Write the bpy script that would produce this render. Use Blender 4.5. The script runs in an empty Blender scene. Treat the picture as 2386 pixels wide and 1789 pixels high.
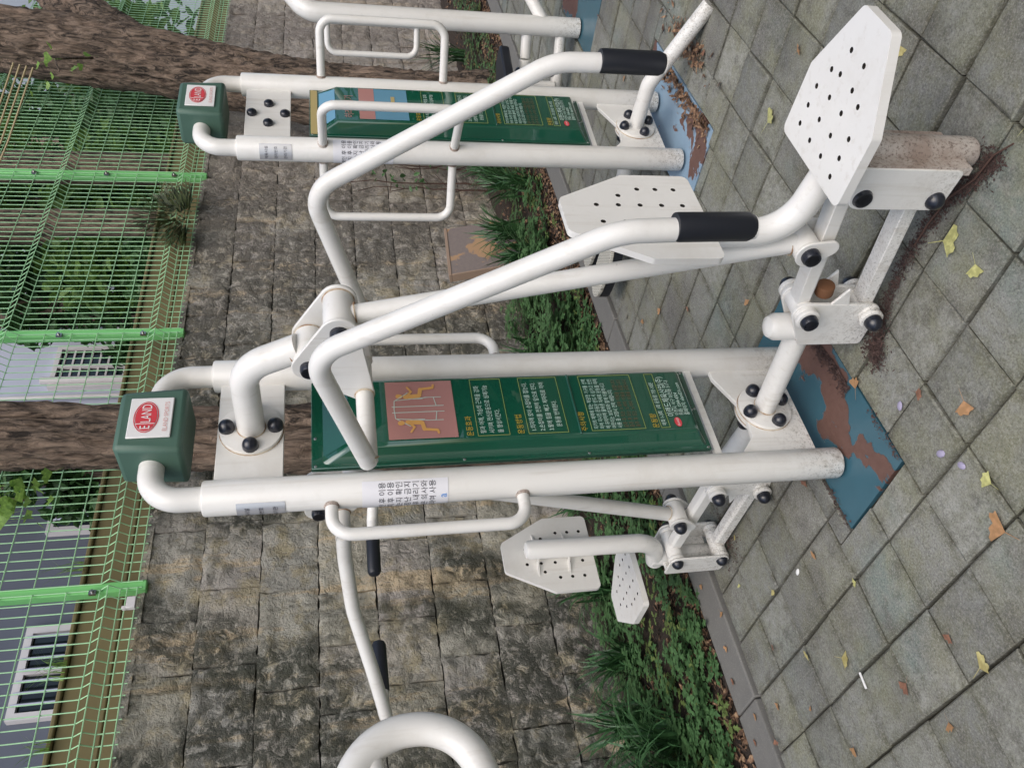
import bpy, bmesh, math, random
from mathutils import Vector, Matrix, noise
random.seed(7)
R = math.radians
sc = bpy.context.scene
COL = sc.collection

# ------------------------------------------------------------------ camera
H = 1.43
PITCH, ROLL, YAW, FPX = R(12.05), R(1.85), R(46.92), 1914.0
f0 = Vector((math.cos(YAW), math.sin(YAW), 0)); r0 = Vector((math.sin(YAW), -math.cos(YAW), 0)); u0 = Vector((0, 0, 1))
fw = f0*math.cos(PITCH) - u0*math.sin(PITCH); up = u0*math.cos(PITCH) + f0*math.sin(PITCH)
Rv = r0*math.cos(ROLL) - up*math.sin(ROLL); Uv = r0*math.sin(ROLL) + up*math.cos(ROLL)
cam = bpy.data.cameras.new('camera'); camo = bpy.data.objects.new('camera', cam); COL.objects.link(camo)
cam.sensor_fit = 'HORIZONTAL'; cam.sensor_width = 36; cam.lens = FPX/2386*36
cam.clip_start = 0.02; cam.clip_end = 600
cx, cy, cz = -Uv, Rv, -fw            # the phone was held upright, the picture is stored lying on its side
camo.matrix_world = Matrix(((cx[0], cy[0], cz[0], 0), (cx[1], cy[1], cz[1], 0), (cx[2], cy[2], cz[2], H), (0, 0, 0, 1)))
sc.camera = camo
sc.render.resolution_x = 1024; sc.render.resolution_y = 767

# ------------------------------------------------------------------ sky, sun, exposure (overcast)
SUN_EL, SUN_AZ = R(52), R(232)       # azimuth of the sun seen from the scene, counter-clockwise from +X
w = bpy.data.worlds.new('World'); sc.world = w; w.use_nodes = True
nt = w.node_tree; nt.nodes.clear()
sky = nt.nodes.new('ShaderNodeTexSky'); sky.sky_type = 'NISHITA'; sky.sun_disc = False
sky.sun_elevation = SUN_EL; sky.sun_rotation = R(90) - SUN_AZ
sky.air_density = 1.0; sky.dust_density = 3.2; sky.ozone_density = 0.6
bg = nt.nodes.new('ShaderNodeBackground'); bg.inputs[1].default_value = 0.15
wo = nt.nodes.new('ShaderNodeOutputWorld')
nt.links.new(sky.outputs[0], bg.inputs[0]); nt.links.new(bg.outputs[0], wo.inputs[0])
sl = bpy.data.lights.new('sun', 'SUN'); sl.energy = 1.4; sl.angle = R(60); sl.color = (1.0, 0.99, 0.975)
so = bpy.data.objects.new('sun', sl); COL.objects.link(so)
sd = Vector((math.cos(SUN_AZ)*math.cos(SUN_EL), math.sin(SUN_AZ)*math.cos(SUN_EL), math.sin(SUN_EL)))
so.rotation_euler = sd.to_track_quat('Z', 'Y').to_euler()
sc.view_settings.view_transform = 'Standard'; sc.view_settings.look = 'None'
sc.view_settings.exposure = 0.22; sc.view_settings.gamma = 1.0; sc.view_settings.use_curve_mapping = False

# ------------------------------------------------------------------ materials
class NT:
    def __init__(s, name):
        s.m = bpy.data.materials.new(name); s.m.use_nodes = True
        s.t = s.m.node_tree; s.b = s.t.nodes['Principled BSDF']
    def n(s, typ, **kw):
        nd = s.t.nodes.new(typ)
        for k, v in kw.items(): setattr(nd, k, v)
        return nd
    def l(s, a, b): s.t.links.new(a, b)
    def pos(s, sc_=(1, 1, 1), obj=False):
        if obj: src = s.n('ShaderNodeTexCoord').outputs['Object']
        else: src = s.n('ShaderNodeNewGeometry').outputs['Position']
        mp = s.n('ShaderNodeMapping'); mp.inputs['Scale'].default_value = sc_
        s.l(src, mp.inputs[0]); return mp.outputs[0]
    def noise(s, vec, scale, detail=4, rough=0.55, dist=0.0):
        nd = s.n('ShaderNodeTexNoise'); nd.inputs['Scale'].default_value = scale
        nd.inputs['Detail'].default_value = detail; nd.inputs['Roughness'].default_value = rough
        nd.inputs['Distortion'].default_value = dist
        if vec is not None: s.l(vec, nd.inputs['Vector'])
        return nd.outputs['Fac']
    def ramp(s, fac, stops, const=False):
        nd = s.n('ShaderNodeValToRGB'); cr = nd.color_ramp
        if const: cr.interpolation = 'CONSTANT'
        while len(cr.elements) < len(stops): cr.elements.new(0.5)
        for e, (p, c) in zip(cr.elements, stops):
            e.position = p; e.color = c if len(c) == 4 else (*c, 1)
        s.l(fac, nd.inputs[0]); return nd.outputs[0]
    def mask(s, fac, a, b):
        nd = s.n('ShaderNodeMapRange'); nd.inputs[1].default_value = a; nd.inputs[2].default_value = b
        s.l(fac, nd.inputs[0]); return nd.outputs[0]
    def mix(s, fac, a, b, mode='MIX'):
        nd = s.n('ShaderNodeMix', data_type='RGBA', blend_type=mode)
        if isinstance(fac, (int, float)): nd.inputs[0].default_value = fac
        else: s.l(fac, nd.inputs[0])
        for i, v in ((6, a), (7, b)):
            if isinstance(v, tuple): nd.inputs[i].default_value = (*v, 1) if len(v) == 3 else v
            else: s.l(v, nd.inputs[i])
        return nd.outputs[2]
    def math(s, op, a, b=None):
        nd = s.n('ShaderNodeMath', operation=op)
        for i, v in ((0, a), (1, b)):
            if v is None: continue
            if isinstance(v, (int, float)): nd.inputs[i].default_value = v
            else: s.l(v, nd.inputs[i])
        return nd.outputs[0]
    def rnd(s): return s.n('ShaderNodeObjectInfo').outputs['Random']
    def col(s, v):
        if isinstance(v, tuple): s.b.inputs['Base Color'].default_value = (*v, 1)
        else: s.l(v, s.b.inputs['Base Color'])
    def bump(s, h, strength=0.5, dist=0.01):
        nd = s.n('ShaderNodeBump'); nd.inputs['Strength'].default_value = strength; nd.inputs['Distance'].default_value = dist
        s.l(h, nd.inputs['Height']); s.l(nd.outputs[0], s.b.inputs['Normal'])
    def set(s, **kw):
        for k, v in kw.items():
            k = k.replace('_', ' ')
            if hasattr(v, 'type') and not isinstance(v, (int, float)): s.l(v, s.b.inputs[k])
            else: s.b.inputs[k].default_value = v

def plain(name, c, rough=0.5, metal=0.0, coat=0.0, spec=0.5):
    t = NT(name); t.col(c); t.set(Roughness=rough, Metallic=metal)
    t.b.inputs['Coat Weight'].default_value = coat; t.b.inputs['Specular IOR Level'].default_value = spec
    return t.m

def mat_paint():
    t = NT('cream_paint'); p = t.pos()
    n1 = t.noise(p, 3.0, 3); n2 = t.noise(p, 45, 5, 0.7); n3 = t.noise(p, 160, 4, 0.7)
    c = t.mix(n1, (0.72, 0.705, 0.665), (0.78, 0.77, 0.74))
    c = t.mix(t.math('MULTIPLY', t.mask(t.noise(p, 5.5, 6, 0.7), 0.50, 0.68), 0.26), c, (0.53, 0.49, 0.42))
    c = t.mix(t.math('MULTIPLY', t.mask(t.noise(t.pos((40, 40, 2.5)), 1.0, 4, 0.6), 0.56, 0.72), 0.28), c, (0.45, 0.40, 0.32))
    # small chips and grime
    spots = t.mask(t.noise(p, 38, 6, 0.75), 0.68, 0.73)
    c = t.mix(t.math('MULTIPLY', spots, 0.55), c, (0.16, 0.12, 0.085))
    # splashed dirt close to the ground (soil thrown up by rain)
    z = t.n('ShaderNodeSeparateXYZ'); t.l(t.n('ShaderNodeNewGeometry').outputs['Position'], z.inputs[0])
    low = t.mask(z.outputs[2], 0.22, 0.0)
    sp = t.math('MULTIPLY', low, t.mask(n2, 0.50, 0.66))
    c = t.mix(t.math('MULTIPLY', sp, 0.55), c, (0.26, 0.22, 0.165))
    sp2 = t.math('MULTIPLY', t.mask(z.outputs[2], 0.16, 0.0), t.mask(n3, 0.55, 0.62))
    c = t.mix(t.math('MULTIPLY', sp2, 0.8), c, (0.07, 0.06, 0.045))
    t.col(c); t.set(Roughness=t.mask(n2, -0.6, 1.9)); t.b.inputs['Coat Weight'].default_value = 0.4
    t.b.inputs['Coat Roughness'].default_value = 0.10
    t.bump(n3, 0.03, 0.002)
    return t.m

def mat_dirty_paint():
    t = NT('worn_cream_paint'); p = t.pos()
    n2 = t.noise(p, 130, 6, 0.75); n1 = t.noise(p, 9, 4)
    c = t.mix(t.mask(n1, 0.35, 0.6), (0.55, 0.50, 0.45), (0.33, 0.26, 0.215))
    c = t.mix(t.math('MULTIPLY', t.mask(n2, 0.50, 0.62), 0.85), c, (0.15, 0.11, 0.09))
    t.col(c); t.set(Roughness=0.7); t.bump(n2, 0.2, 0.003)
    return t.m

def mat_green_board():
    t = NT('green_plastic'); p = t.pos()
    c = t.mix(t.noise(p, 5, 3), (0.005, 0.062, 0.036), (0.008, 0.085, 0.050))
    t.col(c); t.set(Roughness=0.12); t.b.inputs['Coat Weight'].default_value = 1.0; t.b.inputs['Coat Roughness'].default_value = 0.015; t.b.inputs['Coat IOR'].default_value = 1.7
    return t.m

def mat_cap_green():
    t = NT('cap_green'); p = t.pos(); n = t.noise(p, 6, 4)
    t.col(t.mix(n, (0.045, 0.105, 0.075), (0.085, 0.155, 0.118))); t.set(Roughness=0.5)
    return t.m

def mat_silver():
    t = NT('silver_foil'); p = t.pos((1, 1, 0.2)); n = t.noise(p, 30, 3)
    t.col((0.74, 0.75, 0.80)); t.set(Metallic=0.55, Roughness=0.25); t.bump(n, 0.3, 0.004)
    return t.m

def mat_paver():
    t = NT('paver_concrete'); p = t.pos(); r = t.rnd()
    fine = t.noise(p, 170, 4, 0.85); mid = t.noise(p, 34, 5, 0.65); big = t.noise(p, 2.3, 4, 0.6)
    c = t.ramp(r, [(0.0, (0.195, 0.195, 0.175)), (0.25, (0.265, 0.268, 0.235)), (0.45, (0.21, 0.213, 0.195)), (0.65, (0.30, 0.302, 0.27)), (0.85, (0.225, 0.232, 0.215)), (1.0, (0.175, 0.175, 0.162))])
    c = t.mix(t.mask(mid, 0.38, 0.68), c, (0.185, 0.187, 0.148))
    # old bluish green paint overspray on some of the pavers
    ov = t.math('MULTIPLY', t.mask(t.noise(p, 1.7, 3, 0.5), 0.56, 0.66), t.mask(mid, 0.28, 0.52))
    c = t.mix(t.math('MULTIPLY', ov, 0.55), c, (0.14, 0.195, 0.18))
    mo = t.mask(t.noise(p, 3.6, 6, 0.7), 0.47, 0.62)
    c = t.mix(t.math('MULTIPLY', mo, 0.65), c, (0.190, 0.190, 0.115))
    c = t.mix(t.math('MULTIPLY', t.mask(big, 0.50, 0.64), 0.6), c, (0.115, 0.108, 0.100))
    c = t.mix(t.math('MULTIPLY', t.mask(t.noise(p, 11, 5, 0.7), 0.54, 0.64), 0.5), c, (0.085, 0.08, 0.07))
    # dirt and moss that has crept in from the joints
    oc = t.n('ShaderNodeSeparateXYZ'); t.l(t.n('ShaderNodeTexCoord').outputs['Object'], oc.inputs[0])
    ed = t.math('MAXIMUM', t.math('ABSOLUTE', oc.outputs[0]), t.math('ABSOLUTE', oc.outputs[1]))
    em = t.math('MULTIPLY', t.mask(ed, 0.070, 0.099), t.mask(t.noise(p, 26, 5, 0.7), 0.36, 0.60))
    c = t.mix(t.math('MULTIPLY', em, 0.75), c, (0.070, 0.066, 0.040))
    gr = t.mask(fine, 0.53, 0.62); c = t.mix(t.math('MULTIPLY', gr, 0.42), c, (0.42, 0.41, 0.37))
    gd = t.mask(fine, 0.47, 0.38); c = t.mix(t.math('MULTIPLY', gd, 0.55), c, (0.05, 0.048, 0.042))
    t.col(c); t.set(Roughness=0.88); t.bump(t.math('ADD', fine, mid), 0.5, 0.004)
    return t.m

def mat_soil(name, a, b):
    t = NT(name); p = t.pos(); n = t.noise(p, 60, 6, 0.75); n2 = t.noise(p, 220, 4, 0.8)
    t.col(t.mix(t.mask(n, 0.35, 0.65), a, b)); t.set(Roughness=0.95); t.bump(t.math('ADD', n, n2), 0.8, 0.012)
    return t.m

def mat_kerb():
    t = NT('kerb_concrete'); p = t.pos(); n = t.noise(p, 12, 5, 0.6); f = t.noise(p, 200, 3, 0.8)
    c = t.mix(n, (0.135, 0.132, 0.125), (0.185, 0.18, 0.165)); c = t.mix(t.mask(f, 0.55, 0.7), c, (0.25, 0.24, 0.22))
    t.col(c); t.set(Roughness=0.9); t.bump(f, 0.25, 0.002); return t.m

def mat_wall():
    t = NT('rough_wall_stone'); p = t.pos(); r = t.rnd()
    n1 = t.noise(p, 2.2, 5, 0.6); n2 = t.noise(p, 14, 7, 0.72, 0.5); n3 = t.noise(p, 75, 5, 0.75); n4 = t.noise(p, 34, 6, 0.7, 0.3); st = t.noise(t.pos((7, 7, 0.55)), 1.0, 5, 0.65)
    c = t.ramp(r, [(0.0, (0.42, 0.405, 0.345)), (0.25, (0.51, 0.475, 0.375)), (0.5, (0.50, 0.455, 0.415)), (0.75, (0.36, 0.36, 0.325)), (1.0, (0.55, 0.505, 0.435))])
    c = t.mix(t.math('MULTIPLY', t.mask(n1, 0.42, 0.60), 0.6), c, (0.49, 0.475, 0.41))
    c = t.mix(t.math('MULTIPLY', t.mask(t.noise(p, 6.5, 5, 0.65), 0.50, 0.62), 0.65), c, (0.47, 0.395, 0.225))       # ochre patches
    c = t.mix(t.math('MULTIPLY', t.mask(st, 0.55, 0.62), 0.8), c, (0.66, 0.52, 0.33))                               # sandy drips
    crust = t.math('MULTIPLY', t.mask(t.noise(t.pos((1, 1, 0.6)), 1.6, 4, 0.6), 0.42, 0.53), t.mask(n2, 0.38, 0.50))                 # black weathering crust
    c = t.mix(t.math('MULTIPLY', crust, 0.9), c, (0.055, 0.060, 0.045))
    c = t.mix(t.math('MULTIPLY', t.mask(n4, 0.54, 0.62), 0.5), c, (0.14, 0.13, 0.105))
    c = t.mix(t.math('MULTIPLY', t.mask(n4, 0.44, 0.36), 0.5), c, (0.56, 0.52, 0.45))
    c = t.mix(t.math('MULTIPLY', t.mask(n3, 0.60, 0.70), 0.45), c, (0.50, 0.46, 0.40))                              # pale lichen flecks
    st2 = t.noise(t.pos((5, 5, 0.45)), 1.3, 5, 0.65)
    c = t.mix(t.math('MULTIPLY', t.math('MULTIPLY', t.mask(st2, 0.55, 0.66), t.mask(n2, 0.34, 0.50)), 0.75), c, (0.075, 0.078, 0.055))
    z = t.n('ShaderNodeSeparateXYZ'); t.l(t.n('ShaderNodeNewGeometry').outputs['Position'], z.inputs[0])
    ox = t.mask(z.outputs[0], 3.5, 8.0)
    c = t.mix(t.math('MULTIPLY', ox, 0.5), c, (0.54, 0.46, 0.41))
    t.col(c); t.set(Roughness=0.95)
    t.bump(t.math('ADD', t.math('MULTIPLY', n2, 2.4), t.math('ADD', t.math('MULTIPLY', n3, 0.45), n4)), 1.0, 0.022)
    return t.m

def mat_bark():
    t = NT('bark'); p = t.pos((1, 1, 0.22), obj=True); n = t.noise(p, 26, 7, 0.7, 0.8); n2 = t.noise(p, 7, 4)
    c = t.mix(t.mask(n, 0.40, 0.58), (0.030, 0.022, 0.017), (0.29, 0.215, 0.16))
    c = t.mix(t.math('MULTIPLY', t.mask(n2, 0.48, 0.7), 0.5), c, (0.40, 0.285, 0.21))
    t.col(c); t.set(Roughness=0.95); t.bump(n, 1.0, 0.06); return t.m

def mat_leaf(name, a, b, trans=0.15, rough=0.5):
    t = NT(name); p = t.pos(); n = t.noise(p, 9, 3); n2 = t.noise(p, 70, 2)
    c = t.mix(n, a, b); c = t.mix(t.mask(n2, 0.4, 0.7), c, tuple(x*1.5 for x in b))
    t.col(c); t.set(Roughness=rough)
    tr = t.n('ShaderNodeBsdfTranslucent'); t.l(c, tr.inputs[0])
    mx = t.n('ShaderNodeMixShader'); mx.inputs[0].default_value = trans
    out = t.t.nodes['Material Output']
    t.l(t.b.outputs[0], mx.inputs[1]); t.l(tr.outputs[0], mx.inputs[2]); t.l(mx.outputs[0], out.inputs[0])
    return t.m

def mat_litter():
    t = NT('dead_leaf'); p = t.pos(); n = t.noise(p, 55, 2, 0.5)
    c = t.ramp(n, [(0.30, (0.035, 0.020, 0.014)), (0.45, (0.10, 0.055, 0.033)), (0.56, (0.21, 0.12, 0.07)), (0.68, (0.36, 0.24, 0.14)), (0.8, (0.06, 0.045, 0.04))])
    t.col(c); t.set(Roughness=0.85); return t.m

def mat_pad(name, blue, thr):
    t = NT(name); p = t.pos()
    n = t.noise(p, 3.4, 5, 0.55, 0.4); n2 = t.noise(p, 60, 5, 0.7)
    m = t.mask(n, thr, thr+0.012)
    rust = t.mix(n2, (0.085, 0.040, 0.030), (0.17, 0.095, 0.075))
    bl = t.mix(t.noise(p, 9, 3), blue, tuple(x*1.35 for x in blue))
    c = t.mix(m, bl, rust)
    t.col(c); t.set(Roughness=t.mask(m, -0.55, 1.5)); t.bump(t.math('SUBTRACT', 1.0, m), 0.4, 0.004); return t.m

def mat_flake():
    t = NT('tan_stained_board'); p = t.pos(); n = t.noise(p, 4.5, 4, 0.5, 0.3); n2 = t.noise(p, 40, 4)
    c = t.mix(n2, (0.17, 0.14, 0.135), (0.25, 0.205, 0.18))
    c = t.mix(t.mask(n, 0.53, 0.56), c, (0.40, 0.25, 0.14)); t.col(c); t.set(Roughness=0.75); return t.m

def mat_bwall(name, a, b):
    t = NT(name); p = t.pos(); n = t.noise(p, 1.5, 4); t.col(t.mix(n, a, b)); t.set(Roughness=0.85); return t.m

M = dict(paint=mat_paint(), worn=mat_dirty_paint(), board=mat_green_board(), capgreen=mat_cap_green(), silver=mat_silver(),
         paver=mat_paver(), dirt=mat_soil('joint_dirt', (0.020, 0.019, 0.012), (0.062, 0.055, 0.036)),
         soil=mat_soil('bed_soil', (0.018, 0.013, 0.010), (0.065, 0.045, 0.032)),
         kerb=mat_kerb(), wall=mat_wall(), mortar=mat_soil('dark_joint', (0.025, 0.024, 0.02), (0.075, 0.07, 0.055)), bark=mat_bark(),
         litter=mat_litter(), needle=mat_soil('purple_brown_needles', (0.045, 0.024, 0.022), (0.14, 0.085, 0.072)), pad=mat_pad('peeling_blue_paint', (0.036, 0.098, 0.130), 0.565), pad2=mat_pad('peeling_blue_paint_sky_sheen', (0.20, 0.29, 0.38), 0.57),  # second pad's paler blue has the sky's reflection put into its colour
         strap=mat_leaf('strap_leaf', (0.016, 0.055, 0.020), (0.042, 0.105, 0.038), 0.1, 0.38), herb=mat_leaf('herb_leaf', (0.045, 0.115, 0.042), (0.085, 0.17, 0.065), 0.25), herb2=mat_leaf('yellowish_herb_leaf', (0.09, 0.14, 0.035), (0.14, 0.19, 0.06), 0.25),
         leafa=mat_leaf('tree_leaf', (0.055, 0.125, 0.025), (0.115, 0.20, 0.04), 0.4), leafb=mat_leaf('dark_tree_leaf', (0.024, 0.070, 0.022), (0.050, 0.115, 0.033), 0.35),
         olive=mat_leaf('olive_shrub_leaf', (0.035, 0.050, 0.018), (0.065, 0.085, 0.030), 0.15), ginkgo=mat_leaf('ginkgo_leaf', (0.14, 0.26, 0.05), (0.20, 0.33, 0.07), 0.35),
         yellow=mat_leaf('yellow_leaf', (0.42, 0.33, 0.11), (0.40, 0.36, 0.16), 0.1), tanleaf=mat_leaf('tan_leaf', (0.42, 0.24, 0.11), (0.36, 0.20, 0.10), 0.1),
         brownleaf=mat_leaf('brown_leaf', (0.16, 0.075, 0.05), (0.22, 0.11, 0.07), 0.05), lime=mat_leaf('lime_leaf', (0.36, 0.36, 0.13), (0.42, 0.41, 0.17), 0.1),
         hole_shade=plain('hole_shade_black', (0.02, 0.017, 0.014), 0.9), rubber=plain('black_rubber', (0.012, 0.014, 0.020), 0.42), dome=plain('black_plastic_dome', (0.010, 0.012, 0.020), 0.30, coat=0.3),
         steel=plain('bolt_steel', (0.45, 0.45, 0.44), 0.3, 1.0), rustbolt=plain('rusty_steel', (0.16, 0.07, 0.03), 0.8),
         fence=plain('fence_green', (0.22, 0.60, 0.21), 0.38), wire=plain('wire_green', (0.40, 0.70, 0.40), 0.35),
         rail2=plain('pale_wood_rim', (0.30, 0.215, 0.16), 0.8), white=plain('sticker_white', (0.80, 0.80, 0.84), 0.28), plate=plain('logo_plate_white', (0.80, 0.79, 0.78), 0.3), red=plain('logo_red', (0.62, 0.055, 0.07), 0.4), palered=plain('faded_red_print', (0.66, 0.36, 0.34), 0.5),
         ink=plain('black_ink', (0.015, 0.015, 0.03), 0.5), wink=plain('white_ink', (0.55, 0.66, 0.60), 0.4), yink=plain('ochre_ink', (0.50, 0.33, 0.035), 0.4), rink=plain('faded_brown_ink', (0.14, 0.085, 0.045), 0.5),
         pink=plain('pink_print', (0.46, 0.23, 0.21), 0.12, coat=1.0), paleb=plain('pale_blue_print', (0.13, 0.30, 0.42), 0.12, coat=0.7), ochre=plain('ochre_print', (0.45, 0.36, 0.16), 0.3), gold=plain('thin_yellow_line', (0.30, 0.33, 0.10), 0.4),
         orange=plain('orange_print', (0.55, 0.13, 0.05), 0.3), figure=plain('tan_figure_print', (0.70, 0.38, 0.12), 0.3), blueink=plain('blue_ink', (0.08, 0.30, 0.75), 0.4),
         board2=mat_flake(), slate=mat_bwall('slate_render', (0.10, 0.115, 0.155), (0.14, 0.155, 0.20)), lilac=mat_bwall('pale_grey_render', (0.46, 0.49, 0.60), (0.54, 0.57, 0.68)),
         grey=mat_bwall('grey_render', (0.34, 0.38, 0.44), (0.40, 0.44, 0.50)), upvc=plain('white_window_frame', (0.66, 0.64, 0.65), 0.4), glass=plain('dark_glass', (0.012, 0.018, 0.022), 0.06), bar=plain('window_bar', (0.55, 0.58, 0.72), 0.35),
         rail=mat_bwall('olive_brown_timber', (0.16, 0.125, 0.055), (0.22, 0.185, 0.09)), redcol=plain('red_brown_pipe', (0.10, 0.055, 0.045), 0.7), whitepole=plain('white_pole', (0.72, 0.72, 0.78), 0.4),
         grass=mat_soil('upper_ground', (0.03, 0.035, 0.018), (0.07, 0.065, 0.035)), litterwhite=plain('paper_white', (0.75, 0.75, 0.74), 0.7), pebble=plain('mauve_pebble', (0.33, 0.30, 0.42), 0.6), rope=plain('straw_rope', (0.42, 0.34, 0.20), 0.9), vine=plain('dry_vine', (0.075, 0.04, 0.03), 0.9))

# ------------------------------------------------------------------ mesh helpers
class MB:
    def __init__(s): s.v = []; s.f = []; s.sm = []
    def add(s, vs, fs, smooth=False):
        o = len(s.v); s.v += [tuple(v) for v in vs]; s.f += [tuple(i+o for i in f) for f in fs]; s.sm += [smooth]*len(fs); return s
    def box(s, a, b):
        x0, y0, z0 = a; x1, y1, z1 = b
        return s.add([(x0,y0,z0),(x1,y0,z0),(x1,y1,z0),(x0,y1,z0),(x0,y0,z1),(x1,y0,z1),(x1,y1,z1),(x0,y1,z1)],
                     [(3,2,1,0),(4,5,6,7),(0,1,5,4),(1,2,6,5),(2,3,7,6),(3,0,4,7)])
    def tube(s, pts, r, seg=16, cap=True, dome=False):
        pts = [Vector(p) for p in pts]; n = len(pts)
        rs = r if isinstance(r, (list, tuple)) else [r]*n
        T = []
        for i in range(n):
            d = (pts[min(i+1, n-1)] - pts[max(i-1, 0)]); T.append(d.normalized())
        a = Vector((0, 0, 1)) if abs(T[0].z) < 0.9 else Vector((1, 0, 0))
        N = (a - T[0]*a.dot(T[0])).normalized()
        vs = []; fs = []
        for i in range(n):
            if i: N = (N - T[i]*N.dot(T[i])).normalized()
            B = T[i].cross(N)
            for k in range(seg):
                an = 2*math.pi*k/seg; vs.append(pts[i] + (N*math.cos(an) + B*math.sin(an))*rs[i])
        for i in range(n-1):
            for k in range(seg):
                k2 = (k+1) % seg; fs.append((i*seg+k, i*seg+k2, (i+1)*seg+k2, (i+1)*seg+k))
        s.add(vs, fs, True)
        if cap:
            s.add([v for v in vs[:seg]], [tuple(range(seg-1, -1, -1))]); s.add([v for v in vs[-seg:]], [tuple(range(seg))])
        return s
    def cyl(s, a, b, r, seg=20, bevel=0.0):
        a = Vector(a); b = Vector(b)
        if bevel:
            d = (b-a).normalized()*bevel
            return s.tube([a, a+d*0.3, a+d, b-d, b-d*0.3, b], [r-bevel, r-bevel*0.3, r, r, r-bevel*0.3, r-bevel], seg)
        return s.tube([a, b], r, seg)
    def dome(s, c, d, r, h, seg=16, rings=5, lip=0.0):
        c = Vector(c); d = Vector(d).normalized(); pts = []; rs = []
        if lip: pts.append(c); rs.append(r); c = c + d*lip
        for i in range(rings+1):
            an = math.pi/2*i/rings; pts.append(c + d*(h*math.sin(an))); rs.append(max(r*math.cos(an), 0.0004))
        return s.tube(pts, rs, seg)
    def prism(s, poly, axis, a, b):
        # poly: 2-d outline, extruded along axis ('x': (y,z), 'y': (x,z), 'z': (x,y)) from a to b
        def P(q, h): return {'x': (h, q[0], q[1]), 'y': (q[0], h, q[1]), 'z': (q[0], q[1], h)}[axis]
        n = len(poly); vs = [P(q, a) for q in poly] + [P(q, b) for q in poly]
        fs = [tuple(range(n-1, -1, -1)), tuple(range(n, 2*n))] + [(i, (i+1) % n, n+(i+1) % n, n+i) for i in range(n)]
        return s.add(vs, fs)
    def build(s, name, mat, parent=None, bevel=0.0, fixn=True, angle=35):
        me = bpy.data.meshes.new(name); me.from_pydata(s.v, [], s.f)
        me.polygons.foreach_set('use_smooth', [True]*len(s.f))
        bm = bmesh.new(); bm.from_mesh(me)
        if fixn:
            bmesh.ops.remove_doubles(bm, verts=bm.verts, dist=1e-6)
            bmesh.ops.recalc_face_normals(bm, faces=bm.faces)
        bm.to_mesh(me); bm.free()
        me.set_sharp_from_angle(angle=R(angle))
        if mat: me.materials.append(mat)
        o = bpy.data.objects.new(name, me); COL.objects.link(o)
        if parent: o.parent = parent
        if bevel:
            m = o.modifiers.new('bevel', 'BEVEL'); m.width = bevel; m.segments = 2; m.limit_method = 'ANGLE'; m.angle_limit = R(40)
        return o

def tag(o, label, cat, group=None, kind=None):
    o['label'] = label; o['category'] = cat
    if group: o['group'] = group
    if kind: o['kind'] = kind
    return o
def struct(o): o['kind'] = 'structure'; return o
def stuff(o): o['kind'] = 'stuff'; return o
def empty(name, loc=(0, 0, 0), rz=0):
    o = bpy.data.objects.new(name, None); o.empty_display_size = 0.1; COL.objects.link(o); o.location = loc; o.rotation_euler = (0, 0, rz); return o

def fillet(pts, rad, n=8):
    pts = [Vector(p) for p in pts]; out = [pts[0]]
    for i in range(1, len(pts)-1):
        r = rad[i-1] if isinstance(rad, (list, tuple)) else rad
        a = (pts[i-1]-pts[i]); b = (pts[i+1]-pts[i]); la, lb = a.length, b.length; a.normalize(); b.normalize()
        ang = a.angle(b); t = min(r/math.tan(ang/2), la*0.48, lb*0.48)
        p0 = pts[i]+a*t; p1 = pts[i]+b*t; re = t*math.tan(ang/2)
        c = pts[i]+(a+b).normalized()*(re/math.sin(ang/2)); v0 = p0-c; v1 = p1-c; tot = v0.angle(v1); ax = v0.cross(v1).normalized()
        for k in range(n+1): out.append(c + Matrix.Rotation(tot*k/n, 3, ax) @ v0)
    out.append(pts[-1]); return out

def hull(circles, n=20):
    pts = []
    for (x, y, r) in circles:
        for k in range(n): pts.append((x+r*math.cos(2*math.pi*k/n), y+r*math.sin(2*math.pi*k/n)))
    pts = sorted(set((round(a, 5), round(b, 5)) for a, b in pts))
    def cr(o, a, b): return (a[0]-o[0])*(b[1]-o[1])-(a[1]-o[1])*(b[0]-o[0])
    lo = []
    for p in pts:
        while len(lo) >= 2 and cr(lo[-2], lo[-1], p) <= 0: lo.pop()
        lo.append(p)
    hi = []
    for p in reversed(pts):
        while len(hi) >= 2 and cr(hi[-2], hi[-1], p) <= 0: hi.pop()
        hi.append(p)
    return lo[:-1]+hi[:-1]

def text_mesh(body, size, align='LEFT', extr=0.0):
    cu = bpy.data.curves.new('lettering', 'FONT'); cu.body = body; cu.size = size; cu.align_x = align; cu.extrude = extr; cu.resolution_u = 3
    cu.space_line = 1.0
    o = bpy.data.objects.new('lettering', cu); COL.objects.link(o)
    bpy.context.view_layer.update()
    me = bpy.data.meshes.new_from_object(o.evaluated_get(bpy.context.evaluated_depsgraph_get()))
    bpy.data.objects.remove(o); bpy.data.curves.remove(cu); return me
def text_flat(body, size, mat, parent, loc, align='LEFT', sx=1.0):
    me = text_mesh(body, size, align); me.materials.clear(); me.materials.append(mat)
    o = bpy.data.objects.new('lettering', me); COL.objects.link(o); o.parent = parent; o.location = loc; o.rotation_euler = (R(90), 0, 0); o.scale = (sx, 1, 1)
    return o
def text_wrap(body, size, mat, parent, c, r, phi0, z, align='LEFT'):
    # lettering bent round a vertical post; phi from the front (-y) towards -x
    me = text_mesh(body, size, align); me.materials.clear(); me.materials.append(mat)
    for v in me.vertices:
        ph = phi0 - v.co.x/r; zz = z + v.co.y
        v.co = (c[0]-r*math.sin(ph), c[1]-r*math.cos(ph), zz)
    o = bpy.data.objects.new('lettering', me); COL.objects.link(o); o.parent = parent; return o
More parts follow.
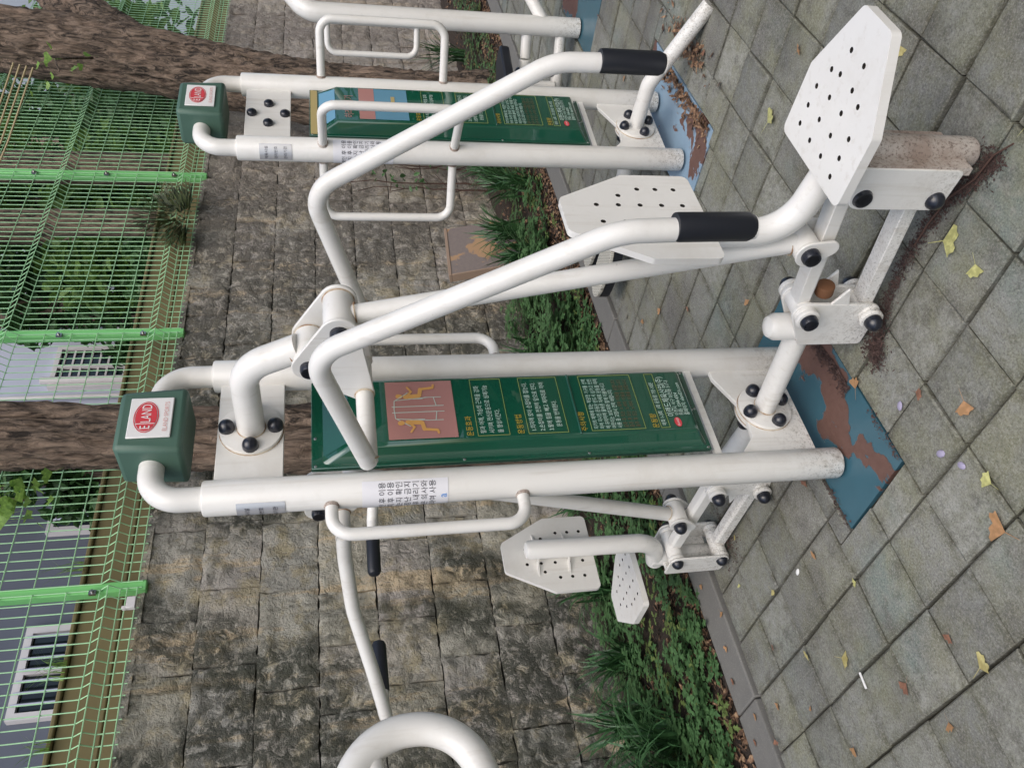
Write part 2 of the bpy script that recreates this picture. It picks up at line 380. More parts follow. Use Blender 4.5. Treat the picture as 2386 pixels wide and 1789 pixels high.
def wrap_patch(c, r, p0, p1, z0, z1, n=14):
    m = MB(); vs = []
    for k in range(n+1):
        ph = p0+(p1-p0)*k/n
        for z in (z0, z1): vs.append((c[0]-r*math.sin(ph), c[1]-r*math.cos(ph), z))
    fs = [(2*k, 2*k+2, 2*k+3, 2*k+1) for k in range(n)]
    return m.add(vs, fs, True)

# ------------------------------------------------------------------ ground: bed of dirt, pavers, pads, kerb, planting bed
m = MB(); m.box((-4, -5, -0.30), (40, 2.735, -0.022)); struct(m.build('paving_ground', M['dirt']))
pavement = empty('pavement'); struct(pavement)
PADS = [(1.11, 1.53, 1.87, 1.86), (2.66, 1.47, 3.46, 1.84), (4.30, 1.60, 5.05, 2.0)]
def cut(rects, pad):
    out = []
    for (x0, y0, x1, y1) in rects:
        a0, b0, a1, b1 = pad
        if x1 <= a0 or x0 >= a1 or y1 <= b0 or y0 >= b1: out.append((x0, y0, x1, y1)); continue
        if x0 < a0: out.append((x0, y0, a0, y1))
        if x1 > a1: out.append((a1, y0, x1, y1))
        xa, xb = max(x0, a0), min(x1, a1)
        if y0 < b0: out.append((xa, y0, xb, b0))
        if y1 > b1: out.append((xa, b1, xb, y1))
    return [q for q in out if q[2]-q[0] > 0.03 and q[3]-q[1] > 0.03]
def paver_mb(hx, hy, seed=0):
    mb = MB(); c = 0.004; hx -= 0.0050; hy -= 0.0022; rr = random.Random(seed)
    j = lambda s_: s_ + rr.uniform(-0.003, 0.003)
    t = [(-hx+c, -hy+c), (hx-c, -hy+c), (hx-c, hy-c), (-hx+c, hy-c)]; e = [(-hx, -hy), (hx, -hy), (hx, hy), (-hx, hy)]
    vs = [(j(x), j(y), 0) for x, y in t]+[(j(x), j(y), -c) for x, y in e]+[(x, y, -0.04) for x, y in e]
    fs = [(0, 1, 2, 3)]+[(4+i, 4+(i+1) % 4, (i+1) % 4, i) for i in range(4)]+[(8+i, 8+(i+1) % 4, 4+(i+1) % 4, 4+i) for i in range(4)]
    return mb.add(vs, fs)
base_meshes = []
for s_ in range(5):
    o_ = paver_mb(0.1, 0.1, s_).build('paver', M['paver']); base_meshes.append(o_.data); bpy.data.objects.remove(o_)
cells = []
for i in range(-4, 60):
    for k in range(-8, 14):
        x0 = 1.2+0.2*(i-4); y0 = 0.13+0.2*k
        if y0 >= 2.73: continue
        y1 = min(y0+0.2, 2.735)
        rects = [(x0, y0, x0+0.2, y1)]
        for pd in PADS: rects = cut(rects, pd)
        for q in rects:
            mx_, my_ = (q[0]+q[2])/2, (q[1]+q[3])/2
            d = Vector((mx_, my_, -H)); zf = d.dot(fw)
            px = 1193-FPX*d.dot(Uv)/zf if zf > 0.1 else 9e9; py = 1789-(894.5+FPX*d.dot(Rv)/zf) if zf > 0.1 else 9e9
            seen = -150 < px < 2540 and -150 < py < 1940
            cells.append((not seen, d.length, q))
cells.sort()
rest = MB(); nsingle = 0
for (hid, dist, q) in cells:
    mx_, my_ = (q[0]+q[2])/2, (q[1]+q[3])/2; hx, hy = (q[2]-q[0])/2, (q[3]-q[1])/2
    if not hid and nsingle < 300:
        nsingle += 1
        if abs(hx-0.1) < 0.005 and abs(hy-0.1) < 0.005: me = random.choice(base_meshes)
        else:
            o_ = paver_mb(hx, hy, nsingle).build('paver', M['paver']); me = o_.data; bpy.data.objects.remove(o_)
        o = bpy.data.objects.new('paver', me); COL.objects.link(o); o.parent = pavement
        o.location = (mx_, my_, random.uniform(-0.004, 0.003)); o.rotation_euler = (random.uniform(-0.014, 0.014), random.uniform(-0.014, 0.014), random.uniform(-0.010, 0.010))
    elif dist < 14:
        pm = paver_mb(hx, hy, random.randrange(1000)); dz = random.uniform(-0.002, 0.002)
        rest.add([(x+mx_, y+my_, z+dz) for x, y, z in pm.v], pm.f)
stuff(rest.build('far_pavers', M['paver'], pavement, fixn=False))
for i, pd in enumerate(PADS):
    mb = MB(); mb.box((pd[0]+0.008, pd[1]+0.008, -0.03), (pd[2]-0.008, pd[3]-0.008, -0.008))
    o = mb.build('footing_pad', M['pad' if i != 1 else 'pad2'])
    tag(o, ['peeling deep blue painted footing under the near press machine', 'glossy blue painted footing, sky sheen in its colour, under the second machine', 'blue painted footing at the far machine'][i], 'footing', 'painted footings')
# kerb stones
kerb = empty('kerb'); struct(kerb)
for i in range(-3, 14):
    mb = MB(); x0 = i*1.0; mb.box((x0+0.003, 2.741, -0.2), (x0+0.997, 2.915, 0.012+random.uniform(-0.002, 0.002))); mb.build('kerb_stone', M['kerb'], kerb, bevel=0.006)
# planting bed
def bed_z(x, y):
    t = (y-2.915)/1.2
    return 0.0 + 0.05*max(0, min(1, t*2)) + 0.03*noise.noise(Vector((x*2.1, y*2.1, 0))) + 0.014*noise.noise(Vector((x*9, y*9, 3)))
mb = MB(); nx, ny = 260, 26
vs = [(-1+13.5*i/nx, 2.913+1.25*k/ny, bed_z(-1+13.5*i/nx, 2.913+1.25*k/ny)) for k in range(ny+1) for i in range(nx+1)]
mb.add(vs, [(k*(nx+1)+i, k*(nx+1)+i+1, (k+1)*(nx+1)+i+1, (k+1)*(nx+1)+i) for k in range(ny) for i in range(nx)], True)
struct(mb.build('planting_bed', M['soil'], fixn=False))

# ------------------------------------------------------------------ retaining wall of rough blocks
wall = tag(empty('retaining_wall', (0, 4.1, 0)), 'weathered grey and black rough block retaining wall below the green fence', 'wall')
WT = 2.50; NC = 8; CH = WT/NC
def block_mesh(seed, hw=0.24, hh=CH/2):
    mb = MB(); a, b = 17, 11; rr = random.Random(seed); off = Vector((seed*7.3, seed*3.1, 0)); vs = []
    tilt = rr.uniform(-0.015, 0.015); tz = rr.uniform(-0.02, 0.02)
    for k in range(b+1):
        for i in range(a+1):
            u, v = i/a*2-1, k/b*2-1
            edge = min(1, (1-abs(u))/0.02, (1-abs(v))/0.03)
            p = Vector((u*hw*5, v*hh*5, 0))+off
            d = 0.016 + 0.016*noise.noise(p*1.3) + 0.018*noise.noise(p*3.1) + 0.014*noise.noise(p*6.5) + 0.6*tilt*u + 0.6*tz*v
            d = max(0.0, d)*(0.55+0.45*max(0, min(1, edge)))
            jx = 0.010*noise.noise(p*4+Vector((9, 0, 0))); jz = 0.010*noise.noise(p*4+Vector((0, 9, 0)))
            vs.append((u*(hw-0.0035)+jx, -d, v*(hh-0.0035)+jz))
    n = a+1
    mb.add(vs, [(k*n+i, k*n+i+1, (k+1)*n+i+1, (k+1)*n+i) for k in range(b) for i in range(a)], True)
    # returns into the joint
    ring = [i for i in range(a+1)]+[k*n+a for k in range(1, b+1)]+[b*n+i for i in range(a-1, -1, -1)]+[k*n for k in range(b-1, 0, -1)]
    rv = [vs[i] for i in ring]; L = len(rv); mb.add(rv+[(x, 0.20, z) for x, y, z in rv], [(L+i, L+(i+1) % L, (i+1) % L, i) for i in range(L)])
    o = mb.build('wall_block', M['wall'], fixn=False, angle=60); me = o.data; bpy.data.objects.remove(o); return me
bms = [block_mesh(s_) for s_ in range(14)]
for c in range(NC):
    x = -0.4 - random.uniform(0, 0.3)
    while x < 13.0:
        wd = random.choice((0.36, 0.44, 0.5, 0.56)) if random.random() < 0.8 else 0.3
        o = bpy.data.objects.new('wall_block', random.choice(bms)); COL.objects.link(o); o.parent = wall
        zc = (c+0.5)*CH
        o.location = (x+wd/2, 0.012*c+random.uniform(-0.008, 0.008), zc); o.scale = (wd/0.48*(1 if random.random() < 0.5 else -1), 1, 1)
        o.rotation_euler = (R(-1.2), 0, random.uniform(-0.01, 0.01)); x += wd
mb = MB(); mb.box((-1.2, 0.25, -0.1), (13.4, 0.6, WT-0.02)); mb.build('wall_core', M['mortar'], wall)
for c in range(NC):
    mb = MB(); mb.box((-1.1, 0.012*c+0.010, c*CH-0.012 if c else -0.1), (13.3, 0.262, (c+1)*CH-0.013 if c < NC-1 else WT-0.03)); mb.build('mortar_bed', M['mortar'], wall)
# crumbly mortar cap
mb = MB(); vs = []; nn = 220
for i in range(nn+1):
    x = -1.2+14.6*i/nn; zt = WT+0.012+0.02*noise.noise(Vector((x*3, 0, 0)))+0.008*noise.noise(Vector((x*17, 0, 0))); yf = 0.07+0.02*noise.noise(Vector((x*5, 4, 0)))
    vs += [(x, yf, WT-0.03), (x, yf+0.015, zt), (x, 0.55, zt-0.01)]
mb.add(vs, [(3*i+k, 3*i+3+k, 3*i+4+k, 3*i+1+k) for i in range(nn) for k in range(2)], True); mb.build('wall_coping', M['wall'], wall, fixn=False)

# upper terrain behind the wall
mb = MB(); mb.box((-6, 4.62, 1.0), (45, 40, 2.42)); struct(mb.build('upper_ground', M['grass']))

# ------------------------------------------------------------------ green mesh fence
FY = 4.17
fence = tag(empty('mesh_fence', (0, FY, 2.5)), 'bright green welded wire mesh fence standing on the block wall', 'fence')
ZW = [0.0, 0.046, 0.115, 0.16, 0.30, 0.44, 0.585, 0.73, 0.87, 1.015, 1.10, 1.24, 1.385, 1.53, 1.675, 1.82, 1.905, 1.96]
def vfold(z):   # the two V pressed beads
    for a, b in ((0.115, 0.045), (1.055, 0.055)):
        pass
    return 0
PX = [-1.48, 0.51, 2.49, 4.48, 6.44, 8.42, 10.40, 12.38]
for i, x in enumerate(PX):
    mb = MB(); mb.box((x-0.031, -0.03, -0.04), (x+0.031, 0.03, 2.15)); mb.box((x-0.036, -0.034, 2.15), (x+0.036, 0.034, 2.17))
    p = mb.build('post', M['fence'], fence, bevel=0.006)
    for z in (0.22, 0.75, 1.3, 1.85):
        mb = MB(); mb.box((x-0.045, -0.048, z-0.018), (x-0.020, -0.030, z+0.018)); mb.cyl((x-0.030, -0.048, z), (x-0.030, -0.062, z), 0.008, 8); mb.build('clip', M['steel'], p)
for i in range(len(PX)-1):
    a, b = PX[i]+0.02, PX[i+1]-0.02; mb = MB(); yw = -0.036; dep = 0.045
    prof = [(yw, -0.02), (yw, 0.085), (yw-dep, 0.135), (yw, 0.185), (yw, 1.0), (yw-dep, 1.058), (yw, 1.115), (yw, 1.78), (yw-dep, 1.835), (yw, 1.89), (yw, 1.97)]
    n = 33
    for k in range(n+1):
        x = a+(b-a)*k/n+random.uniform(-0.002, 0.002); mb.tube([(x, y, z) for y, z in prof], 0.0033, 5, cap=False)
    for (y, z) in [(yw, 0.0), (yw, 0.05), (yw, 0.085), (yw-dep, 0.135), (yw, 0.185)]+[(yw, 0.185+0.163*q) for q in range(1, 5)]+[(yw, 1.0), (yw-dep, 1.058), (yw, 1.115)]+[(yw, 1.115+0.166*q) for q in range(1, 4)]+[(yw, 1.78), (yw-dep, 1.835), (yw, 1.89), (yw, 1.96)]:
        mb.tube([(a, y-0.005, z), (b, y-0.005, z)], 0.0033, 5, cap=False)
    stuff(mb.build('wire_mesh', M['wire'], fence, fixn=False))
# timber edging behind the fence
mb = MB(); mb.box((-3, 4.36, 2.40), (14, 4.44, 2.62)); mb.box((-3, 4.372, 2.626), (14, 4.43, 2.84)); mb.box((-3, 4.35, 2.843), (14, 4.455, 2.868))
tag(mb.build('timber_edging', M['rail'], bevel=0.008), 'olive brown timber edging running along behind the green fence', 'edging')
mb = MB(); mb.box((2.32, 4.07, 2.485), (2.385, 4.10, 2.53)); mb.box((2.32, 4.072, 2.53), (2.335, 4.10, 2.55))
tag(mb.build('metal_bracket', M['upvc'], bevel=0.003), 'small pale metal bracket on the wall top beside a fence post', 'bracket')

# ------------------------------------------------------------------ the exercise machines
PR = 0.0455
def post_pair(t, hs, ztop=1.765):
    for s in (-1, 1):
        mb = MB(); mb.cyl((s*hs, 0, 0.002), (s*hs, 0, ztop), PR, 28, 0.006); mb.build('post', M['paint'], t)
    # arched pipe over the top, running through the green block
    pts = fillet([(-hs, 0, ztop-0.03), (-hs, 0, 1.895), (hs, 0, 1.895), (hs, 0, ztop-0.03)], 0.105, 12)
    mb = MB(); mb.tube(pts, 0.031, 22); mb.build('arch_pipe', M['paint'], t)
def cap_block(t, zc=1.895, hw=0.105):
    mb = MB(); h, d = 0.083, 0.075
    mb.prism([(-hw, zc-h), (hw, zc-h), (hw-0.012, zc+h), (-hw+0.012, zc+h)], 'y', -d, d)
    c = mb.build('top_block', M['capgreen'], t, bevel=0.014)
    mb = MB(); mb.box((-0.064, -d-0.006, zc-0.052), (0.064, -d-0.0005, zc+0.052)); pl = mb.build('logo_plate', M['plate'], c, bevel=0.002)
    y = -d-0.0072
    def oval(a, b, yy, z0, mat, nm, ring=None):
        mb = MB(); n = 40; o_ = [(a*math.cos(2*math.pi*k/n), z0+b*math.sin(2*math.pi*k/n)) for k in range(n)]
        if ring:
            i_ = [(ring[0]*math.cos(2*math.pi*k/n), z0+ring[1]*math.sin(2*math.pi*k/n)) for k in range(n)]
            mb.add([(x, yy, z) for x, z in o_+i_], [(k, (k+1) % n, n+(k+1) % n, n+k) for k in range(n)])
        else: mb.add([(x, yy, z) for x, z in o_], [tuple(range(n))])
        return mb.build(nm, mat, pl, fixn=False)
    z0 = zc+0.010
    oval(0.050, 0.030, y, z0, M['red'], 'oval_ring', (0.0475, 0.0278)); oval(0.0455, 0.0258, y-0.0003, z0, M['red'], 'oval')
    text_flat('E', 0.034, M['plate'], pl, (-0.041, y-0.0012, z0-0.0115), sx=0.75); text_flat('LAND', 0.034, M['plate'], pl, (-0.0195, y-0.0012, z0-0.0115), sx=0.66)
    mb = MB(); mb.box((-0.0232, y-0.0012, z0-0.0225), (-0.0212, y-0.0008, z0+0.0225)); mb.build('emblem_bar', M['plate'], pl)
    text_flat('ELAND SPORTS', 0.0155, M['palered'], pl, (0, y-0.0006, zc-0.0425), 'CENTER', 0.9)
def dome_bolt(parent, c, d, r=0.021, h=0.022, nut=False):
    mb = MB(); c = Vector(c); d = Vector(d).normalized()
    if nut:   # open cup with the bolt head showing
        mb.tube([c, c+d*0.012, c+d*0.020, c+d*0.020, c+d*0.010], [r, r, r*0.86, r*0.66, r*0.60], 20)
        o = mb.build('bolt_cap', M['dome'], parent)
        mb = MB(); mb.tube([c+d*0.008, c+d*0.019, c+d*0.0195], [r*0.56, r*0.52, 0.001], 6); mb.build('bolt_head', M['steel'], o)
    else:
        mb.dome(c, d, r, h, 18, 6, lip=0.008); o = mb.build('bolt_cap', M['dome'], parent)
    return o
def side_loop(t, base, dirv, ext, z0, z1, r=0.0165):
    d = Vector((dirv[0], dirv[1], 0)).normalized(); b = Vector((base[0], base[1], 0)); e = b+d*ext
    pts = fillet([b+d*0.02+Vector((0, 0, z1)), e+Vector((0, 0, z1)), e+Vector((0, 0, z0)), b+d*0.02+Vector((0, 0, z0))], 0.055, 8)
    mb = MB(); mb.tube(pts, r, 16)
    o = mb.build('side_handle', M['paint'], t)
    for z in (z0, z1):
        mb = MB(); mb.tube([b+d*(PR-0.003)+Vector((0, 0, z)), b+d*(PR+0.004)+Vector((0, 0, z))], [r+0.005, r+0.001], 16); mb.build('weld', M['worn'], o)
def nameplate(t, c, p0, p1, z0, z1):
    o = wrap_patch(c, PR+0.0012, p0, p1, z0, z1).build('nameplate', M['silver'], t, fixn=False)
    for k, s_ in enumerate(('체육시설', '관리번호', '관리기관')): text_wrap(s_, 0.0135, M['ink'], o, c, PR+0.0018, p1-0.15, z1-0.03-0.034*k)
def sticker(t, c, p0, p1, z0, z1, lines, ztext, size, lead):
    o = wrap_patch(c, PR+0.001, p0, p1, z0, z1).build('notice_sticker', M['white'], t, fixn=False)
    for k, s_ in enumerate(lines):
        text_wrap(s_, size, M['ink'], o, c, PR+0.0018, p0+0.10, ztext-lead*k, 'RIGHT')
    return o
def plate_outline(yb, yw, yf, hw, hf, s):
    # elongated hexagon of seats and backrests: wide rectangle that tapers to a narrow end (long axis first)
    return [(-hw, yb), (hw, yb), (hw, yw), (hf, yf), (-hf, yf), (-hw, yw)]
def rounded(poly, r, n=4):
    out = []; N = len(poly)
    for i in range(N):
        a, b, c = Vector((*poly[i-1], 0)), Vector((*poly[i], 0)), Vector((*poly[(i+1) % N], 0))
        f = fillet([a, b, c], r, n)[1:-1]; out += [(p.x, p.y) for p in f]
    return out
def perforated(name, outline, holes, hr, thick, parent, mat, place):
    bm = bmesh.new()
    def loop(pts):
        vs = [bm.verts.new((x, y, 0)) for x, y in pts]; return [bm.edges.new((vs[i], vs[(i+1) % len(vs)])) for i in range(len(vs))]
    es = loop(rounded(outline, 0.018))
    for hx, hy in holes: es += loop([(hx+hr*math.cos(2*math.pi*k/10), hy+hr*math.sin(2*math.pi*k/10)) for k in range(10)])
    bmesh.ops.triangle_fill(bm, use_beauty=True, use_dissolve=False, edges=es)
    ex_ = bmesh.ops.extrude_face_region(bm, geom=bm.faces[:])
    for v in [g for g in ex_['geom'] if isinstance(g, bmesh.types.BMVert)]: v.co.z -= thick
    bmesh.ops.recalc_face_normals(bm, faces=bm.faces)
    bw = bm.edges.layers.float.new('bevel_weight_edge')
    def inhole(co): return any((co.x-hx)**2+(co.y-hy)**2 < (hr*1.2)**2 for hx, hy in holes)
    for e_ in bm.edges:
        if e_.calc_face_angle(0) > R(50) and not inhole(e_.verts[0].co): e_[bw] = 1.0
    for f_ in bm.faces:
        if abs(f_.normal.z) < 0.5 and inhole(f_.verts[0].co): f_.material_index = 1  # hole walls coloured black to stand for the shade of the hollow
    me = bpy.data.meshes.new(name); bm.to_mesh(me); bm.free(); me.polygons.foreach_set('use_smooth', [True]*len(me.polygons)); me.set_sharp_from_angle(angle=R(35))
    me.materials.append(mat); me.materials.append(M['hole_shade']); me.transform(place); o = bpy.data.objects.new(name, me); COL.objects.link(o); o.parent = parent
    b = o.modifiers.new('bevel', 'BEVEL'); b.width = 0.0045; b.segments = 2; b.limit_method = 'WEIGHT'
    return o
HOLES = [(0.095, y) for y in (0.05, 0.095, 0.14)]+[(-0.085, y) for y in (0.035, 0.08, 0.125)]+[(0.035, y) for y in (0.045, 0.096, 0.148, 0.20, 0.252)]+[(-0.025, y) for y in (0.045, 0.095, 0.147, 0.198, 0.25)]+[(0.070, 0.192), (-0.065, 0.185)]

def sign_board(t, blue=False):
    # pressed green tray: flange, sloping sides, flat front
    yb, yf = -0.022, -0.070; z0, z1 = 0.385, 1.500; hw = 0.148; fx = 0.112; fz0, fz1 = 0.43, 1.395
    fl = MB(); fl.box((-hw, yb-0.003, z0), (hw, yb+0.012, z1)); b = fl.build('sign_board', M['board'], t, bevel=0.002)
    mb = MB(); i_ = hw-0.012; o_ = [(-i_, z0+0.012), (i_, z0+0.012), (i_, z1-0.03), (-i_, z1-0.03)]; fr = [(-fx, fz0), (fx, fz0), (fx, fz1), (-fx, fz1)]
    vs = [(x, yb-0.003, z) for x, z in o_]+[(x, yf, z) for x, z in fr]
    mb.add(vs, [(4, 5, 6, 7)]+[(i, (i+1) % 4, 4+(i+1) % 4, 4+i) for i in range(4)]); mb.build('sign_tray', M['board'], b, bevel=0.008)
    y = yf-0.0012
    def flat(nm, x0, za, x1, zb, mat, dy=0.0):
        m_ = MB(); m_.add([(x0, y-dy, za), (x1, y-dy, za), (x1, y-dy, zb), (x0, y-dy, zb)], [(0, 1, 2, 3)]); return m_.build(nm, mat, b, fixn=False)
    def line(x0, za, x1, zb, mat=M['gold'], w_=0.0007):
        m_ = MB()
        for a, c_ in (((x0, za), (x1, za)), ((x1, za), (x1, zb)), ((x1, zb), (x0, zb)), ((x0, zb), (x0, za))):
            m_.box((min(a[0], c_[0])-w_, y-0.0009, min(a[1], c_[1])-w_), (max(a[0], c_[0])+w_, y-0.0003, max(a[1], c_[1])+w_))
        m_.build('print_frame', mat, b)
    # sloping head panel
    def onslope(x, z):
        k = (z-fz1)/((z1-0.03)-fz1); return (x, yf+(yb-0.003-yf)*k-0.0016, z)
    m_ = MB(); m_.add([onslope(-0.095, 1.402), onslope(0.095, 1.402), onslope(0.112, 1.463), onslope(-0.112, 1.463)], [(0, 1, 2, 3)]); m_.build('head_panel', M['paleb'] if blue else M['board'], b, fixn=False)
    m_ = MB(); m_.add([onslope(-0.015, 1.412), onslope(0.03, 1.412), onslope(0.03, 1.436), onslope(-0.015, 1.436)], [(0, 1, 2, 3)])
    for v in range(4): m_.v[v] = (m_.v[v][0], m_.v[v][1]-0.001, m_.v[v][2])
    m_.build('head_print', M['orange'], b, fixn=False)
    # title, picture, texts
    if blue:
        text_flat('허리돌리기', 0.040, M['pink'], b, (-0.095, y-0.0004, 1.335), sx=0.8)
        flat('picture_panel', -0.10, 1.12, 0.10, 1.31, M['paleb']); flat('picture_print', -0.10, 1.25, 0.10, 1.31, M['pink'], 0.0006)
        m_ = MB(); m_.box((-0.05, y-0.0014, 1.17), (0.05, y-0.001, 1.185)); m_.box((-0.01, y-0.0014, 1.13), (0.01, y-0.001, 1.25)); m_.build('figure_print', M['ochre'], b)
    else:
        text_flat('온몸 들어올리기', 0.036, M['wink'], b, (-0.098, y-0.0004, 1.335), sx=0.80)
        flat('picture_panel', -0.10, 1.115, 0.10, 1.30, M['pink'])
        # two seated figures on a machine, drawn with rounded strokes
        def stroke(m_, p, q, w_, dy):
            p = Vector((p[0], 0, p[1])); q = Vector((q[0], 0, q[1])); d = (q-p).normalized(); a0 = math.atan2(d.z, d.x); vs = []
            for c0, st0 in ((q, a0-math.pi/2), (p, a0+math.pi/2)):
                for k in range(6): an = st0+math.pi*k/5; vs.append((c0.x+w_*math.cos(an), y-dy, c0.z+w_*math.sin(an)))
            m_.add(vs, [tuple(range(12))])
        for s in (-1, 1):
            m_ = MB(); X = lambda v: s*v
            stroke(m_, (X(0.046), 1.262), (X(0.047), 1.266), 0.0075, 0.0016); stroke(m_, (X(0.044), 1.246), (X(0.046), 1.212), 0.0072, 0.0013); stroke(m_, (X(0.047), 1.208), (X(0.070), 1.204), 0.0055, 0.0015); stroke(m_, (X(0.070), 1.204), (X(0.074), 1.170), 0.0042, 0.0017); stroke(m_, (X(0.044), 1.244), (X(0.062), 1.230), 0.0034, 0.0018); stroke(m_, (X(0.062), 1.230), (X(0.078), 1.240), 0.0028, 0.0019); stroke(m_, (X(0.074), 1.169), (X(0.084), 1.167), 0.0032, 0.0020)
            m_.build('figure_print', M['figure'], b, fixn=False)
        m_ = MB(); dd = 0.0011
        for x in (-0.010, 0.010): stroke(m_, (x, 1.145), (x, 1.285), 0.0012, dd); dd += 0.0001
        for s in (-1, 1):
            for p, q in (((0.0, 1.28), (0.030, 1.278)), ((0.030, 1.278), (0.058, 1.240)), ((0.032, 1.274), (0.040, 1.185)), ((0.010, 1.165), (0.040, 1.170)), ((0.040, 1.150), (0.040, 1.196)), ((0.036, 1.200), (0.036, 1.238))):
                stroke(m_, (s*p[0], p[1]), (s*q[0], q[1]), 0.0011, dd); dd += 0.00005
        m_.build('machine_print', M['wink'], b, fixn=False)
    if blue:
        m_ = MB(); m_.box((-0.140, yb-0.0055, z1-0.030), (0.140, yb-0.0032, z1-0.004)); m_.build('yellow_strip', M['ochre'], b)
    text_flat('운동효과', 0.021, M['yink'], b, (-0.10, y-0.0004, 1.075), sx=0.9)
    line(-0.10, 0.975, 0.10, 1.062)
    for k, s_ in enumerate(('팔과 어깨, 가슴의 근력을 강화', '시키며 전신운동으로 심폐기능', '을 향상시킨다.')): text_flat(s_, 0.0175, M['wink'], b, (-0.092, y-0.0004, 1.040-0.024*k), sx=0.78)
    text_flat('운동방법', 0.021, M['yink'], b, (-0.10, y-0.0004, 0.935), sx=0.9)
    line(-0.10, 0.81, 0.10, 0.922)
    for k, s_ in enumerate(('1.의자에 앉아 손잡이를 잡는다.', '2.손잡이를 천천히 앞으로 민다.', '3.팔에 힘을 빼고 제자리로 하여', '   운동을 반복한다.')): text_flat(s_, 0.0175, M['wink'], b, (-0.092, y-0.0004, 0.900-0.025*k), sx=0.78)
    text_flat('주의사항', 0.021, M['yink'], b, (-0.10, y-0.0004, 0.755), sx=0.9)
    line(-0.10, 0.585, 0.10, 0.742)
    for k, s_ in enumerate(('자기의 체력에 맞는 적당한 기구를 선택', '하여 지나친 운동은 반드시 삼가고 안전', '에 유의하며 올바른 자세로 운동을 하며', '어린이는 보호자와 함께 이용하시고', '사용 중 고장시 연락 바랍니다.')): text_flat(s_, 0.0158, M['wink'], b, (-0.094, y-0.0004, 0.722-0.0175*k), sx=0.72)
    for k in range(3): text_flat('음주 후 또는 노약자 이용을 금합니다', 0.0158, M['rink'], b, (-0.094, y-0.0004, 0.634-0.0175*k), sx=0.74)
    text_flat('운동량', 0.021, M['yink'], b, (-0.10, y-0.0004, 0.545), sx=0.9)
    line(-0.10, 0.512, 0.10, 0.538)
    text_flat('매회 1-3회  1회 운동량 7분-10분', 0.0158, M['wink'], b, (-0.092, y-0.0004, 0.520), sx=0.76)
    text_flat('이랜드체육산업(주)', 0.0255, M['wink'], b, (-0.062, y-0.0004, 0.487), sx=0.74)
    for k, s_ in enumerate(('인천시 서구 마전동 517-3', '전화: 1544-4304', '홈페이지: eland21c.com')): text_flat(s_, 0.0158, M['wink'], b, (-0.058, y-0.0004, 0.471-0.0155*k), sx=0.80)
    m_ = MB(); n = 28; m_.add([(-0.082+0.017*math.cos(2*math.pi*k/n), y-0.0006, 0.483+0.0105*math.sin(2*math.pi*k/n)) for k in range(n)], [tuple(range(n))]); m_.build('oval', M['red'], b, fixn=False)
    text_flat('ELAND', 0.0085, M['plate'], b, (-0.082, y-0.0012, 0.480), 'CENTER')
    m_ = MB(); m_.box((-0.108, y-0.003, 0.772), (0.108, y+0.004, 0.778)); m_.build('pressed_rib', M['board'], b, bevel=0.002)
    for (x, z) in [(-0.14, 1.49), (0.14, 1.49), (-0.05, 1.49), (-0.141, 1.1), (-0.141, 0.75), (0.141, 1.1), (0.141, 0.75), (-0.141, 0.394), (0.141, 0.394), (0, 0.392)]:
        m_ = MB(); m_.dome((x, yb-0.003, z), (0, -1, 0), 0.0045, 0.002, 8, 3); m_.build('screw', M['steel'], b)
    return b

def flange(t, s, z, n_caps=4, r=0.082, y0=0.0, rot=0.0):
    mb = MB(); mb.cyl((0, s*y0, z), (0, s*(y0+0.013), z), r, 36, 0.002); f = mb.build('flange', M['paint'], t)
    for k in range(4):
        an = R(90*k)+rot
        dome_bolt(f, (0.062*math.cos(an), s*(y0+0.012), z+0.062*math.sin(an)), (0, s, 0))
    # rusty rim
    mb = MB(); mb.tube([(r*1.004*math.cos(2*math.pi*k/36), s*(y0+0.0012), z+r*1.004*math.sin(2*math.pi*k/36)) for k in range(37)], 0.0016, 6, cap=False); mb.build('rust_rim', M['rustrim'], f)
    return f
t_ = NT('rust_stain'); t_.col(t_.mix(t_.mask(t_.noise(t_.pos(), 25, 4), 0.4, 0.6), (0.60, 0.52, 0.40), (0.30, 0.18, 0.10))); t_.set(Roughness=0.9); M['rustrim'] = t_.m

def frame_plates(t, hs):
    mb = MB(); mb.box((-hs+0.03, -0.008, 1.572), (hs-0.03, 0.008, 1.742)); mb.build('top_plate', M['paint'], t, bevel=0.002)
    mb = MB(); mb.prism([(-hs+0.03, 0.05), (hs-0.03, 0.05), (hs-0.03, 0.285), (0.13, 0.285), (0.0, 0.225), (-0.10, 0.235), (-hs+0.03, 0.30)], 'y', -0.008, 0.008); mb.build('bottom_plate', M['paint'], t, bevel=0.002)
    # thin bottom rail of the sign
    mb = MB(); mb.box((-hs+0.02, -0.012, 0.352), (hs-0.02, 0.004, 0.372)); mb.build('sign_rail', M['paint'], t)

